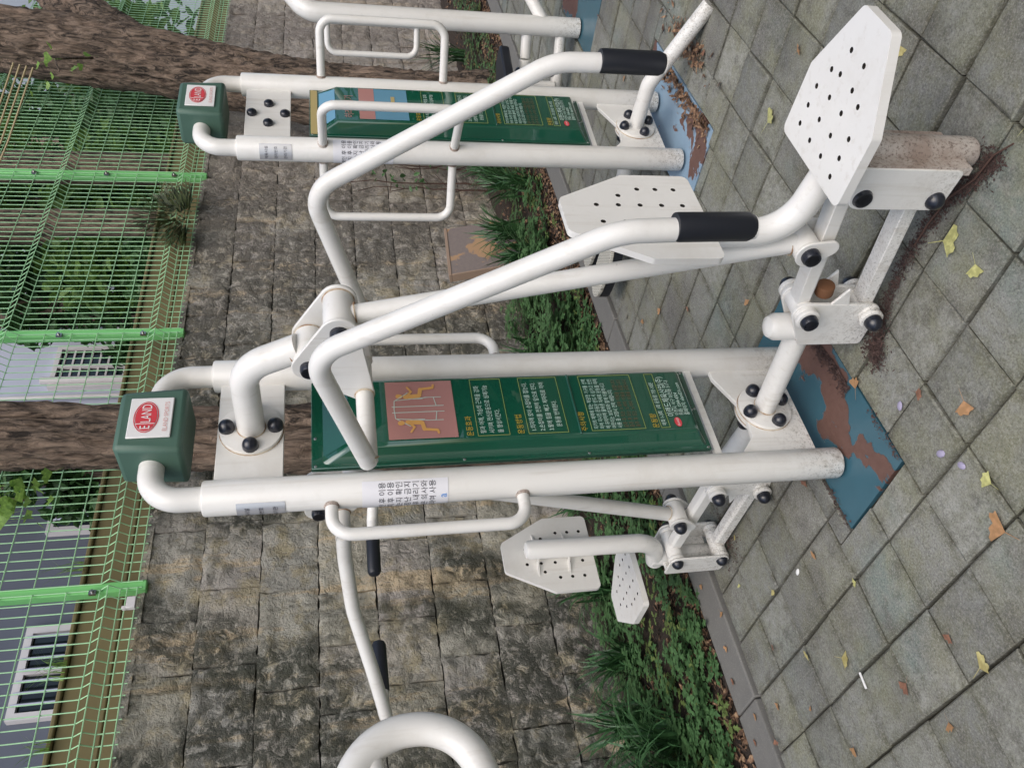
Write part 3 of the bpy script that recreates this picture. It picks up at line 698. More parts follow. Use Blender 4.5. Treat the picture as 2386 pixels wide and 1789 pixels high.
def seat_unit(t, s, A, B, C, D, ypipe, zshift, seat0, zseat, zback):
    """seat, backrest and parallelogram link on one side; s = -1 front, +1 rear; distances from the post plane"""
    X = 0.058
    Y = lambda d: s*d
    # fixed bracket: stub pipe on the arm from the flange, with two side plates
    arm = MB(); arm.tube([(0, Y(0.012), 0.160), (0, Y(A[0]-0.10), 0.19)], 0.033, 20); arm.build('lower_arm', M['paint'], t)
    st = MB(); ys = A[0]-0.085
    st.tube([(0, Y(ys), 0.06), (0, Y(ys), 0.275), (0, Y(ys), 0.292), (0, Y(ys), 0.300)], [0.037, 0.037, 0.028, 0.010], 24); stub = st.build('stub_post', M['paint'], t)
    for sx in (-1, 1):
        mb = MB(); pl = hull([(Y(A[0]), A[1], 0.034), (Y(B[0]), B[1], 0.032), (Y(ys-0.02), 0.20, 0.012), (Y(ys-0.02), 0.03, 0.012)])
        x0 = sx*0.036; mb.prism(pl, 'x', x0-0.005, x0+0.005)
        mb.prism([(Y(A[0]+0.01), A[1]-0.05), (Y(B[0]+0.01), B[1]+0.06), (Y(A[0]+0.085), (A[1]+B[1])/2+0.0)], 'x', x0-0.004, x0+0.004)
        mb.build('bracket_plate', M['paint'], stub, bevel=0.002)
    ring(stub, (0, Y(ys), 0.208), (0, 0, 1), 0.0372, 0.0016); ring(stub, (0, Y(0.0225), 0.161), (0, 1, 0.1), 0.0335, 0.0022)
    # rubber stop
    mb = MB(); q = Vector((0, Y(A[0]+0.055), A[1]-0.055)); mb.cyl(q+Vector((0, Y(-0.02), 0)), q+Vector((0, Y(0.012), 0.006)), 0.024, 18, 0.004); mb.build('rubber_stop', M['rustbolt'], stub)
    # the two links, square tube with a soft ridge
    for P, Q in ((A, C), (B, D)):
        p = Vector((0, Y(P[0]), P[1])); q = Vector((0, Y(Q[0]), Q[1])); d = (q-p).normalized(); n = Vector((1, 0, 0)).cross(d)
        mb = MB(); prof = [(-0.024, -0.021), (0.024, -0.021), (0.024, 0.012), (0.014, 0.021), (-0.014, 0.021), (-0.024, 0.012)]
        vs = [p+d*0.02+Vector((a, 0, 0))+n*b for a, b in prof]+[q-d*0.02+Vector((a, 0, 0))+n*b for a, b in prof]
        mb.add(vs, [tuple(range(5, -1, -1)), tuple(range(6, 12))]+[(i, (i+1) % 6, 6+(i+1) % 6, 6+i) for i in range(6)])
        mb.cyl(p+Vector((-0.052, 0, 0)), p+Vector((0.052, 0, 0)), 0.029, 22, 0.003) if P is A else mb.cyl(p+Vector((-0.048, 0, 0)), p+Vector((0.048, 0, 0)), 0.027, 22, 0.003)
        mb.cyl(q+Vector((-0.052, 0, 0)), q+Vector((0.052, 0, 0)), 0.029, 22, 0.003)
        link = mb.build('link_bar', M['paint'], t, bevel=0.003)
        for c_, big in ((p, P is A), (q, P is A)):
            for sx in (-1, 1):
                mb = MB(); mb.cyl(c_+Vector((sx*0.052, 0, 0)), c_+Vector((sx*0.066, 0, 0)), 0.031, 22, 0.003); w_ = mb.build('collar', M['paint'], link)
                dome_bolt(link, c_+Vector((sx*0.064, 0, 0)), (sx, 0, 0), 0.023, 0.026, nut=(s < 0 and P is A))
    # moving carrier: two cheek plates, seat pole, pipe up to the backrest
    yp = C[0]+0.075
    car = MB(); zt = zseat-0.03
    car.tube([(0, Y(yp), 0.012), (0, Y(yp), 0.02), (0, Y(yp), zt)], [0.032, 0.036, 0.036], 24); car_o = car.build('seat_pole', M['worn'] if s < 0 else M['paint'], t)
    for sx in (-1, 1):
        mb = MB(); x0 = sx*0.072; mb.prism(hull([(Y(C[0]), C[1], 0.030), (Y(D[0]), D[1], 0.028), (Y(yp-0.01), C[1]+0.02, 0.012), (Y(yp-0.01), max(D[1]-0.02, 0.03), 0.012)]), 'x', x0-0.004, x0+0.004)
        mb.build('cheek_plate', M['paint'], car_o, bevel=0.002)
    mb = MB(); mb.box((-0.072, min(Y(yp-0.012), Y(yp+0.006)), 0.05), (0.072, max(Y(yp-0.012), Y(yp+0.006)), C[1]+0.02)); mb.build('cross_plate', M['worn'] if s < 0 else M['paint'], car_o)
    pts = fillet([(0, Y(ypipe), zback+0.245), (0, Y(ypipe+0.012), zseat-0.012), (0, Y(yp+0.03), zseat-0.055)], 0.11, 12)
    e = Vector(pts[0]); mb = MB(); mb.tube([e+Vector((0, 0, 0.018)), e+Vector((0, 0, 0.012))]+[Vector(p) for p in pts], [0.012, 0.028]+[0.034]*len(pts), 24); mb.build('back_pipe', M['paint'], t)
    # seat
    ol = plate_outline(0, 0.165, 0.335, 0.150, 0.058, s)
    seat = perforated('seat', ol, HOLES, 0.0062, 0.022, t, M['paint'], Matrix(((1, 0, 0, 0), (0, s, 0, Y(seat0)), (0, 0, 1, zseat+0.012), (0, 0, 0, 1))) )
    # backrest stands with its narrow end up; perforated face towards the sitter
    yb = ypipe+0.048
    back = perforated('backrest', ol, HOLES, 0.0062, 0.016, t, M['paint'], Matrix(((-s, 0, 0, 0), (0, 0, s, Y(yb+0.010)), (0, 1, 0, zback), (0, 0, 0, 1))))
    for z in (zback+0.10, zback+0.215):
        for sx in (-1, 1):
            mb = MB(); mb.prism([(sx*0.030, Y(yb-0.030)), (sx*0.034, Y(yb-0.006)), (sx*0.085, Y(yb-0.006)), (sx*0.060, Y(yb-0.016))], 'z', z-0.003, z+0.003); mb.build('gusset', M['paint'], back)

# ---- machine 1: seated press
T1 = tag(empty('seated_press_machine', (1.49, 1.75, 0), R(-2.5)), 'cream two seat press machine nearest the camera with long bent handle levers', 'exercise machine', 'outdoor gym machines')
HS = 0.203
post_pair(T1, HS); cap_block(T1); frame_plates(T1, HS); sign_board(T1)
for s in (-1, 1):
    flange(T1, s, 1.655, y0=0.008, rot=R(0)); flange(T1, s, 0.160, y0=0.008, rot=R(20))
side_loop(T1, (-HS, 0), (-1, 0), 0.130, 0.955, 1.452); side_loop(T1, (HS, 0), (1, 0), 0.130, 0.955, 1.452)
nameplate(T1, (-HS, 0), R(55), R(140), 1.565, 1.682)
st = sticker(T1, (-HS, 0), R(8), R(170), 1.155, 1.375, ('운동기구 정비 확인 후 이용', '이용방법 숙지 후 이용', '이상이 있는지 확인', '시설물에서 장난 금지', '완전히 멈춘 후 내리기', '지병이 있으신 분은 의사와', '상의하여 사용'), 1.318, 0.0195, 0.0215)
text_wrap('a', 0.03, M['blueink'], st, (-HS, 0), PR+0.0018, R(75), 1.160)

def ring(parent, c, axis, r, w_=0.0018, mat='rustrim', name='weld'):
    c = Vector(c); ax = Vector(axis).normalized(); N = ax.orthogonal().normalized(); B = ax.cross(N); mb = MB()
    mb.tube([c+N*r*math.cos(2*math.pi*k/28)+B*r*math.sin(2*math.pi*k/28) for k in range(29)], w_, 6, cap=False); return mb.build(name, M[mat], parent, fixn=False)
def press_head(t, s, lever):
    Y = lambda d: s*d
    mb = MB(); mb.tube(fillet([(0, Y(0.015), 1.655), (0, Y(0.255), 1.655), (0, Y(0.325), 1.515)], 0.10, 12), 0.036, 24); arm = mb.build('upper_arm', M['paint'], t)
    b2 = (0.318, 1.492); b1 = (0.432, 1.420) if lever == 'long' else (0.235, 1.385); cr = (0.212, 1.362) if lever == 'long' else (0.330, 1.425)
    mb = MB()
    mb.cyl((-0.048, Y(b2[0]), b2[1]), (0.048, Y(b2[0]), b2[1]), 0.036, 24, 0.003); mb.build('arm_bush', M['paint'], arm); ring(arm, (0, Y(0.312), 1.530), (0, Y(0.45), -0.9), 0.0362); ring(arm, (0, Y(0.0225), 1.655), (0, 1, 0), 0.0365)
    for sx in (-1, 1): ring(arm, (sx*0.049, Y(b2[0]), b2[1]), (1, 0, 0), 0.0345, 0.0018)
    lv = MB(); hc = 0.265 if lever == 'long' else 0.15
    lv.cyl((-hc, Y(cr[0]), cr[1]), (hc, Y(cr[0]), cr[1]), 0.0225, 20)
    if lever == 'long':
        for sx in (-1, 1):
            lv.tube(fillet([(sx*0.265, Y(0.208), 1.362), (sx*0.270, Y(0.582), 1.478), (sx*0.301, Y(0.925), 0.925), (sx*0.297, Y(0.935), 0.665)], [0.085, 0.16], 14), 0.0225, 20)
            lv.dome((sx*0.265, Y(cr[0]), cr[1]), (sx, 0, -0.2), 0.0225, 0.012, 16, 4)
    else:
        for sx in (-1, 1):
            lv.tube(fillet([(sx*0.135, Y(0.330), 1.425), (sx*0.150, Y(0.45), 1.422), (sx*0.225, Y(0.64), 1.402), (sx*0.345, Y(0.86), 1.342), (sx*0.435, Y(1.035), 1.300), (sx*0.385, Y(1.100), 1.306), (sx*0.145, Y(1.098), 1.310)], [0.3, 0.35, 0.5, 0.045, 0.04], 10), 0.0225, 20)
    L = lv.build('lever', M['paint'], t)
    for sx in (-1, 1):
        mb = MB()
        if lever == 'long':
            mb.tube([(sx*0.2985, Y(0.9345), 0.822), (sx*0.2985, Y(0.9345), 0.815), (sx*0.297, Y(0.936), 0.680), (sx*0.297, Y(0.936), 0.668), (sx*0.297, Y(0.936), 0.661)], [0.0262, 0.0272, 0.0272, 0.022, 0.010], 22)
        else:
            mb.tube([(sx*0.318, Y(1.099), 1.308), (sx*0.312, Y(1.099), 1.308), (sx*0.150, Y(1.098), 1.310), (sx*0.138, Y(1.098), 1.310), (sx*0.132, Y(1.098), 1.310)], [0.0255, 0.0265, 0.0265, 0.021, 0.009], 22)
        mb.build('grip', M['rubber'], L)
        mb = MB(); x0 = sx*0.056; mb.prism(hull([(Y(b1[0]), b1[1], 0.044), (Y(b2[0]), b2[1], 0.042), (Y(cr[0]), cr[1], 0.026)]), 'x', x0-0.0045, x0+0.0045); mb.build('lever_plate', M['paint'], L, bevel=0.002)
        for q in (b1, b2): dome_bolt(L, (x0+sx*0.004, Y(q[0]), q[1]), (sx, 0, 0), 0.0225, 0.022, nut=True)
    mb = MB(); mb.cyl((-0.050, Y(b1[0]), b1[1]), (0.050, Y(b1[0]), b1[1]), 0.037, 24, 0.003); mb.build('rod_bush', M['paint'], L)
    for sx in (-1, 1):
        ring(L, (sx*0.0505, Y(b1[0]), b1[1]), (1, 0, 0), 0.0365, 0.0022); ring(L, (sx*0.062, Y(cr[0]), cr[1]), (1, 0, 0), 0.0232, 0.0024)
        if lever == 'long': ring(L, (sx*0.262, Y(cr[0]+0.004), cr[1]), (0.75*sx, Y(-0.6), -0.2), 0.0238, 0.0020)
    return b1
def push_rod(t, s, top, bot):
    Y = lambda d: s*d
    mb = MB(); mb.tube([(0, Y(top[0]), top[1]-0.03), (0, Y(bot[0]), bot[1]+0.02)], 0.0245, 20); mb.cyl((-0.038, Y(bot[0]), bot[1]), (0.038, Y(bot[0]), bot[1]), 0.034, 22, 0.003); r_ = mb.build('push_rod', M['paint'], t); dv = Vector((0, Y(bot[0]-top[0]), bot[1]-top[1])).normalized(); ring(r_, Vector((0, Y(top[0]), top[1]))+dv*0.040, dv, 0.0250); ring(r_, Vector((0, Y(bot[0]), bot[1]))-dv*0.036, dv, 0.0250)
    for sx in (-1, 1):
        mb = MB(); mb.prism(hull([(Y(bot[0]), bot[1], 0.036), (Y(bot[0]+0.02), bot[1]-0.045, 0.022)]), 'x', sx*0.044-0.004, sx*0.044+0.004); mb.build('rod_lug', M['paint'], r_, bevel=0.002)
        dome_bolt(r_, (sx*0.047, Y(bot[0]), bot[1]), (sx, 0, 0), 0.023, 0.026, nut=(s < 0))
b1 = press_head(T1, -1, 'long'); push_rod(T1, -1, b1, (0.655, 0.315))
b1 = press_head(T1, 1, 'row'); push_rod(T1, 1, b1, (0.572, 0.268))
seat_unit(T1, -1, (0.452, 0.236), (0.450, 0.050), (0.842, 0.284), (0.840, 0.100), 0.675, 0, 0.868, 0.385, 0.595)
seat_unit(T1, 1, (0.375, 0.198), (0.375, 0.034), (0.800, 0.215), (0.800, 0.038), 0.750, 0, 0.965, 0.310, 0.530)

# ---- machine 2
T2 = tag(empty('twist_machine', (3.048, 1.69, 0), R(-6)), 'second cream machine farther right with four flared side handles and green sign', 'exercise machine', 'outdoor gym machines')
post_pair(T2, HS); cap_block(T2); frame_plates(T2, HS); sign_board(T2, True)
for k in range(4): dome_bolt(T2, (0.062*math.cos(R(90*k)), -0.008, 1.655+0.062*math.sin(R(90*k))), (0, -1, 0), 0.019, 0.012)
for sx in (-1, 1):
    for sy in (-1, 1): side_loop(T2, (sx*HS, 0), (sx*0.083, sy*0.255), 0.268, 0.955, 1.452)
nameplate(T2, (-HS, 0), R(30), R(110), 1.565, 1.682)
sticker(T2, (-HS, 0), R(-5), R(150), 1.19, 1.415, ('운동기구 정비 확인 후 이용', '이용방법 숙지 후 이용', '이상이 있는지 확인', '시설물에서 장난 금지', '완전히 멈춘 후 내리기', '지병이 있으신 분은 의사와', '상의하여 사용'), 1.368, 0.0195, 0.0215)
flange(T2, -1, 0.150, y0=0.008, rot=R(20)); flange(T2, 1, 0.150, y0=0.008, rot=R(20))
mb = MB(); mb.tube(fillet([(0, -0.02, 0.150), (0, -0.215, 0.150), (0, -0.56, 0.004)], 0.10, 10), 0.031, 20); mb.build('foot_pipe', M['paint'], T2)
mb = MB(); mb.tube(fillet([(0, 0.02, 0.150), (0, 0.45, 0.120), (0, 0.60, 0.10)], 0.10, 6), 0.033, 20); fp = mb.build('rear_pipe', M['paint'], T2)
mb = MB(); mb.tube([(-0.12, 0.60, 0.09), (0.12, 0.60, 0.09)], 0.028, 16); mb.build('rear_axle', M['rubber'], fp)
t_ = NT('tread_plate'); p_ = t_.pos((1, 1, 1), obj=True); v_ = t_.n('ShaderNodeTexBrick'); v_.inputs['Scale'].default_value = 26; v_.inputs['Color1'].default_value = (1, 1, 1, 1); v_.inputs['Color2'].default_value = (1, 1, 1, 1); v_.inputs['Mortar'].default_value = (0, 0, 0, 1); v_.inputs['Mortar Size'].default_value = 0.03; t_.l(p_, v_.inputs[0])
t_.col(t_.mix(v_.outputs['Color'], (0.22, 0.21, 0.17), (0.68, 0.66, 0.58))); t_.bump(v_.outputs['Color'], 0.8, 0.006); M['tread'] = t_.m
for sx in (-1, 1):
    mb = MB(); n = 28; ol = [(sx*0.105+0.072*math.copysign(abs(math.cos(2*math.pi*k/n))**0.8, math.cos(2*math.pi*k/n)), 0.72+0.185*math.copysign(abs(math.sin(2*math.pi*k/n))**0.8, math.sin(2*math.pi*k/n))) for k in range(n)]
    mb.prism(ol, 'z', 0.130, 0.150); f_ = mb.build('foot_plate', M['tread'], T2, bevel=0.004)
    mb = MB(); mb.prism([(x*1.0, y*1.0) for x, y in ol], 'z', 0.086, 0.128); mb.build('foot_plate_underside', M['rubber'], f_)

# ---- machine 3 at the right edge
T3 = tag(empty('pedal_machine', (4.60, 1.93, 0), R(0)), 'far cream machine cut off by the frame edge with black pedal and bent post', 'exercise machine', 'outdoor gym machines')
mb = MB(); mb.tube(fillet([(0, 0, 0.0), (0.0, 0, 1.52), (0.30, -0.12, 1.74), (0.6, -0.22, 1.74)], [0.14, 0.14], 10), 0.055, 24); mb.build('main_post', M['paint'], T3)
side_loop(T3, (0, 0), (-0.2, 0.6), 0.20, 0.93, 1.42)
mb = MB(); mb.tube([(0.02, -0.03, 0.215), (0.5, -0.55, 0.62)], 0.036, 20); mb.build('brace_pipe', M['paint'], T3)
for z in (0.30, 0.10):
    mb = MB(); mb.cyl((0, 0.03, z), (-0.05, 0.17, z), 0.030, 18); mb.cyl((-0.055, 0.175, z), (-0.09, 0.32, z), 0.034, 18, 0.003); p_ = mb.build('stub_pipe', M['paint'], T3)
    dome_bolt(p_, (-0.075, 0.24, z+0.030), (-0.3, -0.6, 0.7), 0.024, 0.012)
mb = MB(); mb.prism(rounded([(-0.30, 0.18), (-0.02, 0.10), (0.02, 0.24), (-0.28, 0.62)], 0.04), 'z', 0.40, 0.455); pe = mb.build('pedal', M['rubber'], T3, bevel=0.01)
mb = MB(); mb.cyl((-0.12, 0.30, 0.12), (-0.12, 0.30, 0.40), 0.03, 16); mb.build('pedal_shaft', M['paint'], pe)

# ---- machine 0 at the left edge: bent handle frame
T0 = tag(empty('arm_wheel_machine', (0.125, 1.78, 0), 0), 'thick rounded cream handle ring of a machine cut off at the picture edge', 'exercise machine', 'outdoor gym machines')
mb = MB(); mb.tube(fillet([(0, -0.01, 1.438), (0.537, -0.02, 1.438), (0.537, -0.02, 1.158), (0, -0.01, 1.158)], 0.1385, 14), 0.034, 26); mb.build('handle_ring', M['paint'], T0)
mb = MB(); mb.tube([(0.0, -0.012, 1.325), (0.500, -0.018, 1.385)], 0.021, 18); mb.build('handle_rung', M['paint'], T0)
mb = MB(); mb.cyl((0, 0, 0.002), (0, 0, 1.60), 0.05, 24, 0.006); mb.build('post', M['paint'], T0)

# ------------------------------------------------------------------ trees in the bed
def trunk_mesh(path, rad, name, parent, seed=0, seg=72, rings=150, amp=0.018):
    P = [Vector(p) for p in path]; cum = [0]
    for a, b in zip(P, P[1:]): cum.append(cum[-1]+(b-a).length)
    def at(s):
        for i in range(len(P)-1):
            if s <= cum[i+1] or i == len(P)-2:
                t = (s-cum[i])/(cum[i+1]-cum[i]); t = max(0, min(1, t))
                p0, p1, p2, p3 = P[max(i-1, 0)], P[i], P[i+1], P[min(i+2, len(P)-1)]
                q = 0.5*((2*p1)+(p2-p0)*t+(2*p0-5*p1+4*p2-p3)*t*t+(3*p1-p0-3*p2+p3)*t**3)
                return q, rad[i]+(rad[i+1]-rad[i])*t
    vs = []
    for r_ in range(rings+1):
        s_ = cum[-1]*r_/rings; c, rr = at(s_); c2, _ = at(min(s_+0.02, cum[-1])); c1, _ = at(max(s_-0.02, 0)); T = (c2-c1).normalized()
        N = Vector((1, 0, 0)); N = (N-T*N.dot(T)).normalized(); B = T.cross(N)
        for k in range(seg):
            an = 2*math.pi*k/seg; u, v = math.cos(an), math.sin(an)
            q = Vector((u*rr*26+seed, v*rr*26, s_*4.5)); q2 = Vector((u*2+seed, v*2, s_*1.3))
            rg = 1-abs(noise.noise(q+Vector((0, 0, 1))*noise.noise(q*0.4)*2))*2.6
            d = rr*(1+0.07*noise.noise(q2))+amp*(rg-0.5)*0.9+amp*0.5*noise.noise(q*2.3)
            vs.append(c+N*u*d+B*v*d)
    mb = MB(); mb.add(vs, [(r_*seg+k, r_*seg+(k+1) % seg, (r_+1)*seg+(k+1) % seg, (r_+1)*seg+k) for r_ in range(rings) for k in range(seg)], True)
    return mb.build(name, M['bark'], parent, fixn=False, angle=180)
def leaf_cloud(mb, c, rad, n, size, rng, flat=0.0, shape='oval'):
    c = Vector(c)
    for _ in range(n):
        d = Vector((rng.gauss(0, 1), rng.gauss(0, 1), rng.gauss(0, 1))).normalized()*(rng.random()**0.45)
        p = c+Vector((d.x*rad[0], d.y*rad[1], d.z*rad[2])); s_ = size*rng.uniform(0.6, 1.3)
        nrm = Vector((rng.gauss(0, 0.7), rng.gauss(0, 0.7), rng.uniform(0.2, 1))).normalized(); t = nrm.orthogonal().normalized(); t.rotate(Matrix.Rotation(rng.uniform(0, 6.28), 3, nrm)); b = nrm.cross(t)
        q = [(-1, 0, 0), (-0.4, 0.42, 0.12), (0.35, 0.45, 0.15), (1, 0, -0.1), (0.35, -0.45, 0.15), (-0.4, -0.42, 0.12)]
        mb.add([p+t*x*s_+b*y*s_+nrm*z*s_ for x, y, z in q], [(0, 1, 2, 3), (0, 3, 4, 5)], True)
rg = random.Random(3)
TA = tag(empty('ginkgo_tree', (6.7, 3.52, 0)), 'large leaning brown tree trunk at the right behind the second machine', 'tree', 'ginkgo trees in the planting bed')
trunk_mesh([(-0.16, 0, -0.05), (-0.10, 0, 0.6), (0.03, 0, 1.45), (0.24, 0, 2.15), (0.40, 0, 2.6), (0.58, 0, 3.2), (0.75, 0, 4.1), (0.95, 0, 5.2), (1.05, 0, 6.3)], [0.38, 0.28, 0.25, 0.25, 0.255, 0.275, 0.265, 0.23, 0.17], 'trunk', TA, 1.3, 96, 200, 0.030)
trunk_mesh([(0.55, -0.03, 2.85), (0.95, -0.05, 3.30), (1.38, -0.07, 3.68), (1.95, -0.08, 4.10), (2.8, -0.1, 4.8)], [0.16, 0.19, 0.18, 0.17, 0.13], 'limb', TA, 5.1, 64, 90, 0.028)
mb = MB()
for _ in range(16): leaf_cloud(mb, (rg.uniform(-1.6, 3.2), rg.uniform(-0.6, 2.4), rg.uniform(6.2, 8.6)), (0.7, 0.7, 0.5), 80, 0.05, rg)
mb.build('crown', M['ginkgo'], TA, fixn=False)
TB = tag(empty('ginkgo_tree', (3.0, 3.5, 0)), 'dark straight tree trunk standing behind the near machine and its green block', 'tree', 'ginkgo trees in the planting bed')
trunk_mesh([(-0.03, 0, -0.05), (-0.06, 0, 0.5), (-0.07, 0, 1.2), (-0.07, 0, 1.7), (-0.05, 0, 2.2), (0.03, 0, 3.1), (0.06, 0, 4.2), (0.1, 0, 5.6)], [0.27, 0.215, 0.19, 0.18, 0.158, 0.165, 0.15, 0.1], 'trunk', TB, 9.7, 84, 180, 0.026)
mb = MB()
for _ in range(14): leaf_cloud(mb, (rg.uniform(-1.5, 1.5), rg.uniform(-0.6, 2.2), rg.uniform(5.8, 7.8)), (0.6, 0.6, 0.45), 80, 0.05, rg)
mb.build('crown', M['ginkgo'], TB, fixn=False)

def fan_leaf(L=1.0, notch=True, seed=0):
    rr = random.Random(seed); n = 9; vs = [(0, 0, 0)]
    for k in range(n+1):
        a = R(-52+104*k/n); rad = L*(0.95+0.08*math.sin(k*2.1+seed)); 
        if notch and k in (4, 5): rad *= 0.80
        vs.append((rad*math.sin(a), rad*math.cos(a), 0.10*L*math.sin(a*2.2+seed)+0.12*L*abs(math.sin(a))))
    w_ = 0.02*L; vs += [(-w_, 0, 0), (w_, 0, 0), (w_*0.6+0.12*L, -0.85*L, 0.10*L), (-w_*0.6+0.12*L, -0.85*L, 0.10*L)]
    fs = [(0, k+1, k+2) for k in range(n)]+[(n+2, n+3, n+4, n+5)]
    return vs, fs
# twig with fresh ginkgo leaves hanging into view, part of the straight tree
def twig(parent, start, pts, nleaf, spread, size, seed):
    rr = random.Random(seed); mb = MB(); mb.tube([start]+pts, [0.012]+[0.005]*len(pts), 8); mb.build('twig', M['bark'], parent)
    mb = MB()
    for k in range(nleaf):
        c = Vector(pts[-1])+Vector((rr.gauss(0, spread[0]), rr.gauss(0, spread[1]), rr.gauss(0, spread[2])))
        vs, fs = fan_leaf(size*rr.uniform(0.7, 1.2), True, k)
        rot = Matrix.Rotation(rr.uniform(0, 6.28), 3, 'Z') @ Matrix.Rotation(R(rr.uniform(90, 170)), 3, 'X')
        mb.add([c+rot @ Vector(v) for v in vs], fs, True)
    mb.build('leaves', M['ginkgo'], parent, fixn=False)
twig(TB, (0.02, 0, 3.9), [(-0.35, -0.30, 3.5), (-0.68, -0.48, 3.0), (-0.76, -0.50, 2.70)], 30, (0.055, 0.04, 0.065), 0.052, 4)
twig(TA, (0.3, -0.1, 3.3), [(-0.15, -0.3, 3.45), (-0.45, -0.35, 3.35)], 12, (0.14, 0.05, 0.12), 0.06, 8)

# straw ropes tied at the leaning trunk
for k in range(4):
    mb = MB(); mb.tube([(6.55+0.02*k, 3.3, 3.62+0.05*k), (5.9, 3.55, 3.72+0.045*k), (5.3, 3.9, 3.92+0.04*k)], 0.008, 6)
    tag(mb.build('straw_rope', M['rope']), 'thin straw rope stretched left from the leaning trunk, one of four strands', 'rope', 'straw ropes at the leaning trunk')

# ------------------------------------------------------------------ planting
def clump(x, y, n, h, seed, lab, w0=0.0072):
    rr = random.Random(seed); mb = MB(); z0 = bed_z(x, y)-0.01
    for _ in range(n):
        az = rr.uniform(0, 6.283); L = h*rr.uniform(0.7, 1.25); lean = rr.uniform(0.25, 1.0); bx, by = x+rr.gauss(0, 0.035), y+rr.gauss(0, 0.035)
        d = Vector((math.cos(az), math.sin(az), 0)); sd_ = Vector((-math.sin(az), math.cos(az), 0)); vs = []; S = 6; tw = rr.uniform(-0.3, 0.3)
        for i in range(S+1):
            t = i/S; out = L*lean*(t**1.5)*0.8; hh = L*(t-0.62*lean*t*t*t) ; wv = w0*(1-t**3)*rr.uniform(0.9, 1.1)
            c = Vector((bx, by, z0+max(hh, 0.01)))+d*out; sw = (sd_+Vector((0, 0, tw*t)))*wv; vs += [c-sw, c+sw]
        mb.add(vs, [(2*i, 2*i+1, 2*i+3, 2*i+2) for i in range(S)], True)
    o = mb.build('liriope_clump', M['strap'], None, fixn=False); return tag(o, lab, 'plant', 'strap leaved clumps in the planting bed')
clump(0.92, 3.40, 120, 0.50, 1, 'strap leaved grass clump at the lower left corner of the bed', 0.008)
clump(1.30, 3.66, 80, 0.40, 2, 'strap leaved grass clump next to the corner clump, against the wall')
clump(0.72, 3.22, 80, 0.42, 15, 'strap leaved clump closest to the kerb in the lower left corner', 0.008)
clump(1.12, 3.40, 70, 0.40, 16, 'strap leaved clump between the two corner clumps')
clump(1.62, 3.70, 60, 0.36, 17, 'strap leaved clump against the wall left of the rear seat')
clump(2.02, 3.72, 45, 0.34, 12, 'strap leaved clump directly behind the rear seat against the wall')
clump(2.45, 3.55, 55, 0.34, 13, 'strap leaved clump behind the rear backrest')
clump(3.35, 3.55, 50, 0.36, 3, 'strap leaved clump beside the dark straight trunk')
clump(3.75, 3.72, 60, 0.40, 4, 'strap leaved clump seen just above the push rod')
clump(4.45, 3.45, 70, 0.42, 5, 'large dark strap leaved clump left of the leaning stained board')
clump(4.85, 3.55, 80, 0.44, 6, 'large dark strap leaved clump in front of the stained board')
clump(5.25, 3.40, 70, 0.42, 7, 'dark strap leaved clump right of the stained board')
clump(5.65, 3.50, 60, 0.40, 8, 'dark strap leaved clump near the vines')
clump(5.0, 3.22, 40, 0.30, 9, 'smaller strap leaved clump at the kerb edge')
clump(6.1, 3.75, 40, 0.36, 10, 'strap leaved clump at the foot of the vines')
clump(8.1, 3.75, 60, 0.62, 11, 'tall pale grass tuft against the wall beyond the leaning trunk', 0.005)
def herb(n, region, seed, size, hgt):
    rr = random.Random(seed); mb = MB()
    for _ in range(n):
        x = rr.uniform(region[0], region[2]); y = rr.uniform(region[1], region[3])
        if noise.noise(Vector((x*2.2, y*2.6, seed))) < -0.22: continue
        z = bed_z(x, y)+rr.uniform(0.01, hgt); s_ = size*rr.uniform(0.6, 1.4); az0 = rr.uniform(0, 6.28)
        for k in range(rr.choice((3, 4, 5))):
            az = az0+k*1.45+rr.uniform(-.3, .3); d = Vector((math.cos(az), math.sin(az), rr.uniform(0.0, 0.5))); sd_ = Vector((-math.sin(az), math.cos(az), 0)); p = Vector((x, y, z)); dn = Vector((0, 0, -0.25))
            q = [(0.05, 0.0), (0.35, 0.22), (0.45, 0.10), (0.7, 0.30), (0.75, 0.12), (1.0, 0.0)]
            up_ = [p+d*a*s_+sd_*b_*s_+dn*(a*a*s_) for a, b_ in q]; dn_ = [p+d*a*s_-sd_*b_*s_+dn*(a*a*s_) for a, b_ in q[1:-1]]
            mb.add(up_+dn_[::-1], [tuple(range(len(up_)+len(dn_)))], False)
    return mb
mb = herb(1500, (0.2, 3.02, 3.4, 3.95), 21, 0.050, 0.09); stuff(tag(mb.build('herb_cover', M['herb'], fixn=False), 'lobed green herbs covering the bed at the lower left', 'ground cover'))
mb = herb(700, (3.2, 3.10, 4.4, 3.9), 22, 0.06, 0.20); stuff(tag(mb.build('herb_cover', M['herb'], fixn=False), 'leafy green herbs behind the push rod', 'ground cover'))
mb = herb(500, (4.3, 3.05, 9.0, 3.6), 23, 0.05, 0.08); stuff(tag(mb.build('herb_cover', M['herb'], fixn=False), 'sparse green herbs under the dark strap leaved clumps', 'ground cover'))
mb = herb(420, (0.2, 2.93, 9.0, 3.5), 24, 0.042, 0.07); stuff(tag(mb.build('herb_cover', M['herb2'], fixn=False), 'yellowish green weeds dotted along the kerb edge of the bed', 'ground cover'))
mb = herb(520, (0.2, 2.92, 3.6, 3.2), 25, 0.045, 0.05); stuff(tag(mb.build('herb_cover', M['herb'], fixn=False), 'low green weeds along the kerb at the lower left', 'ground cover'))
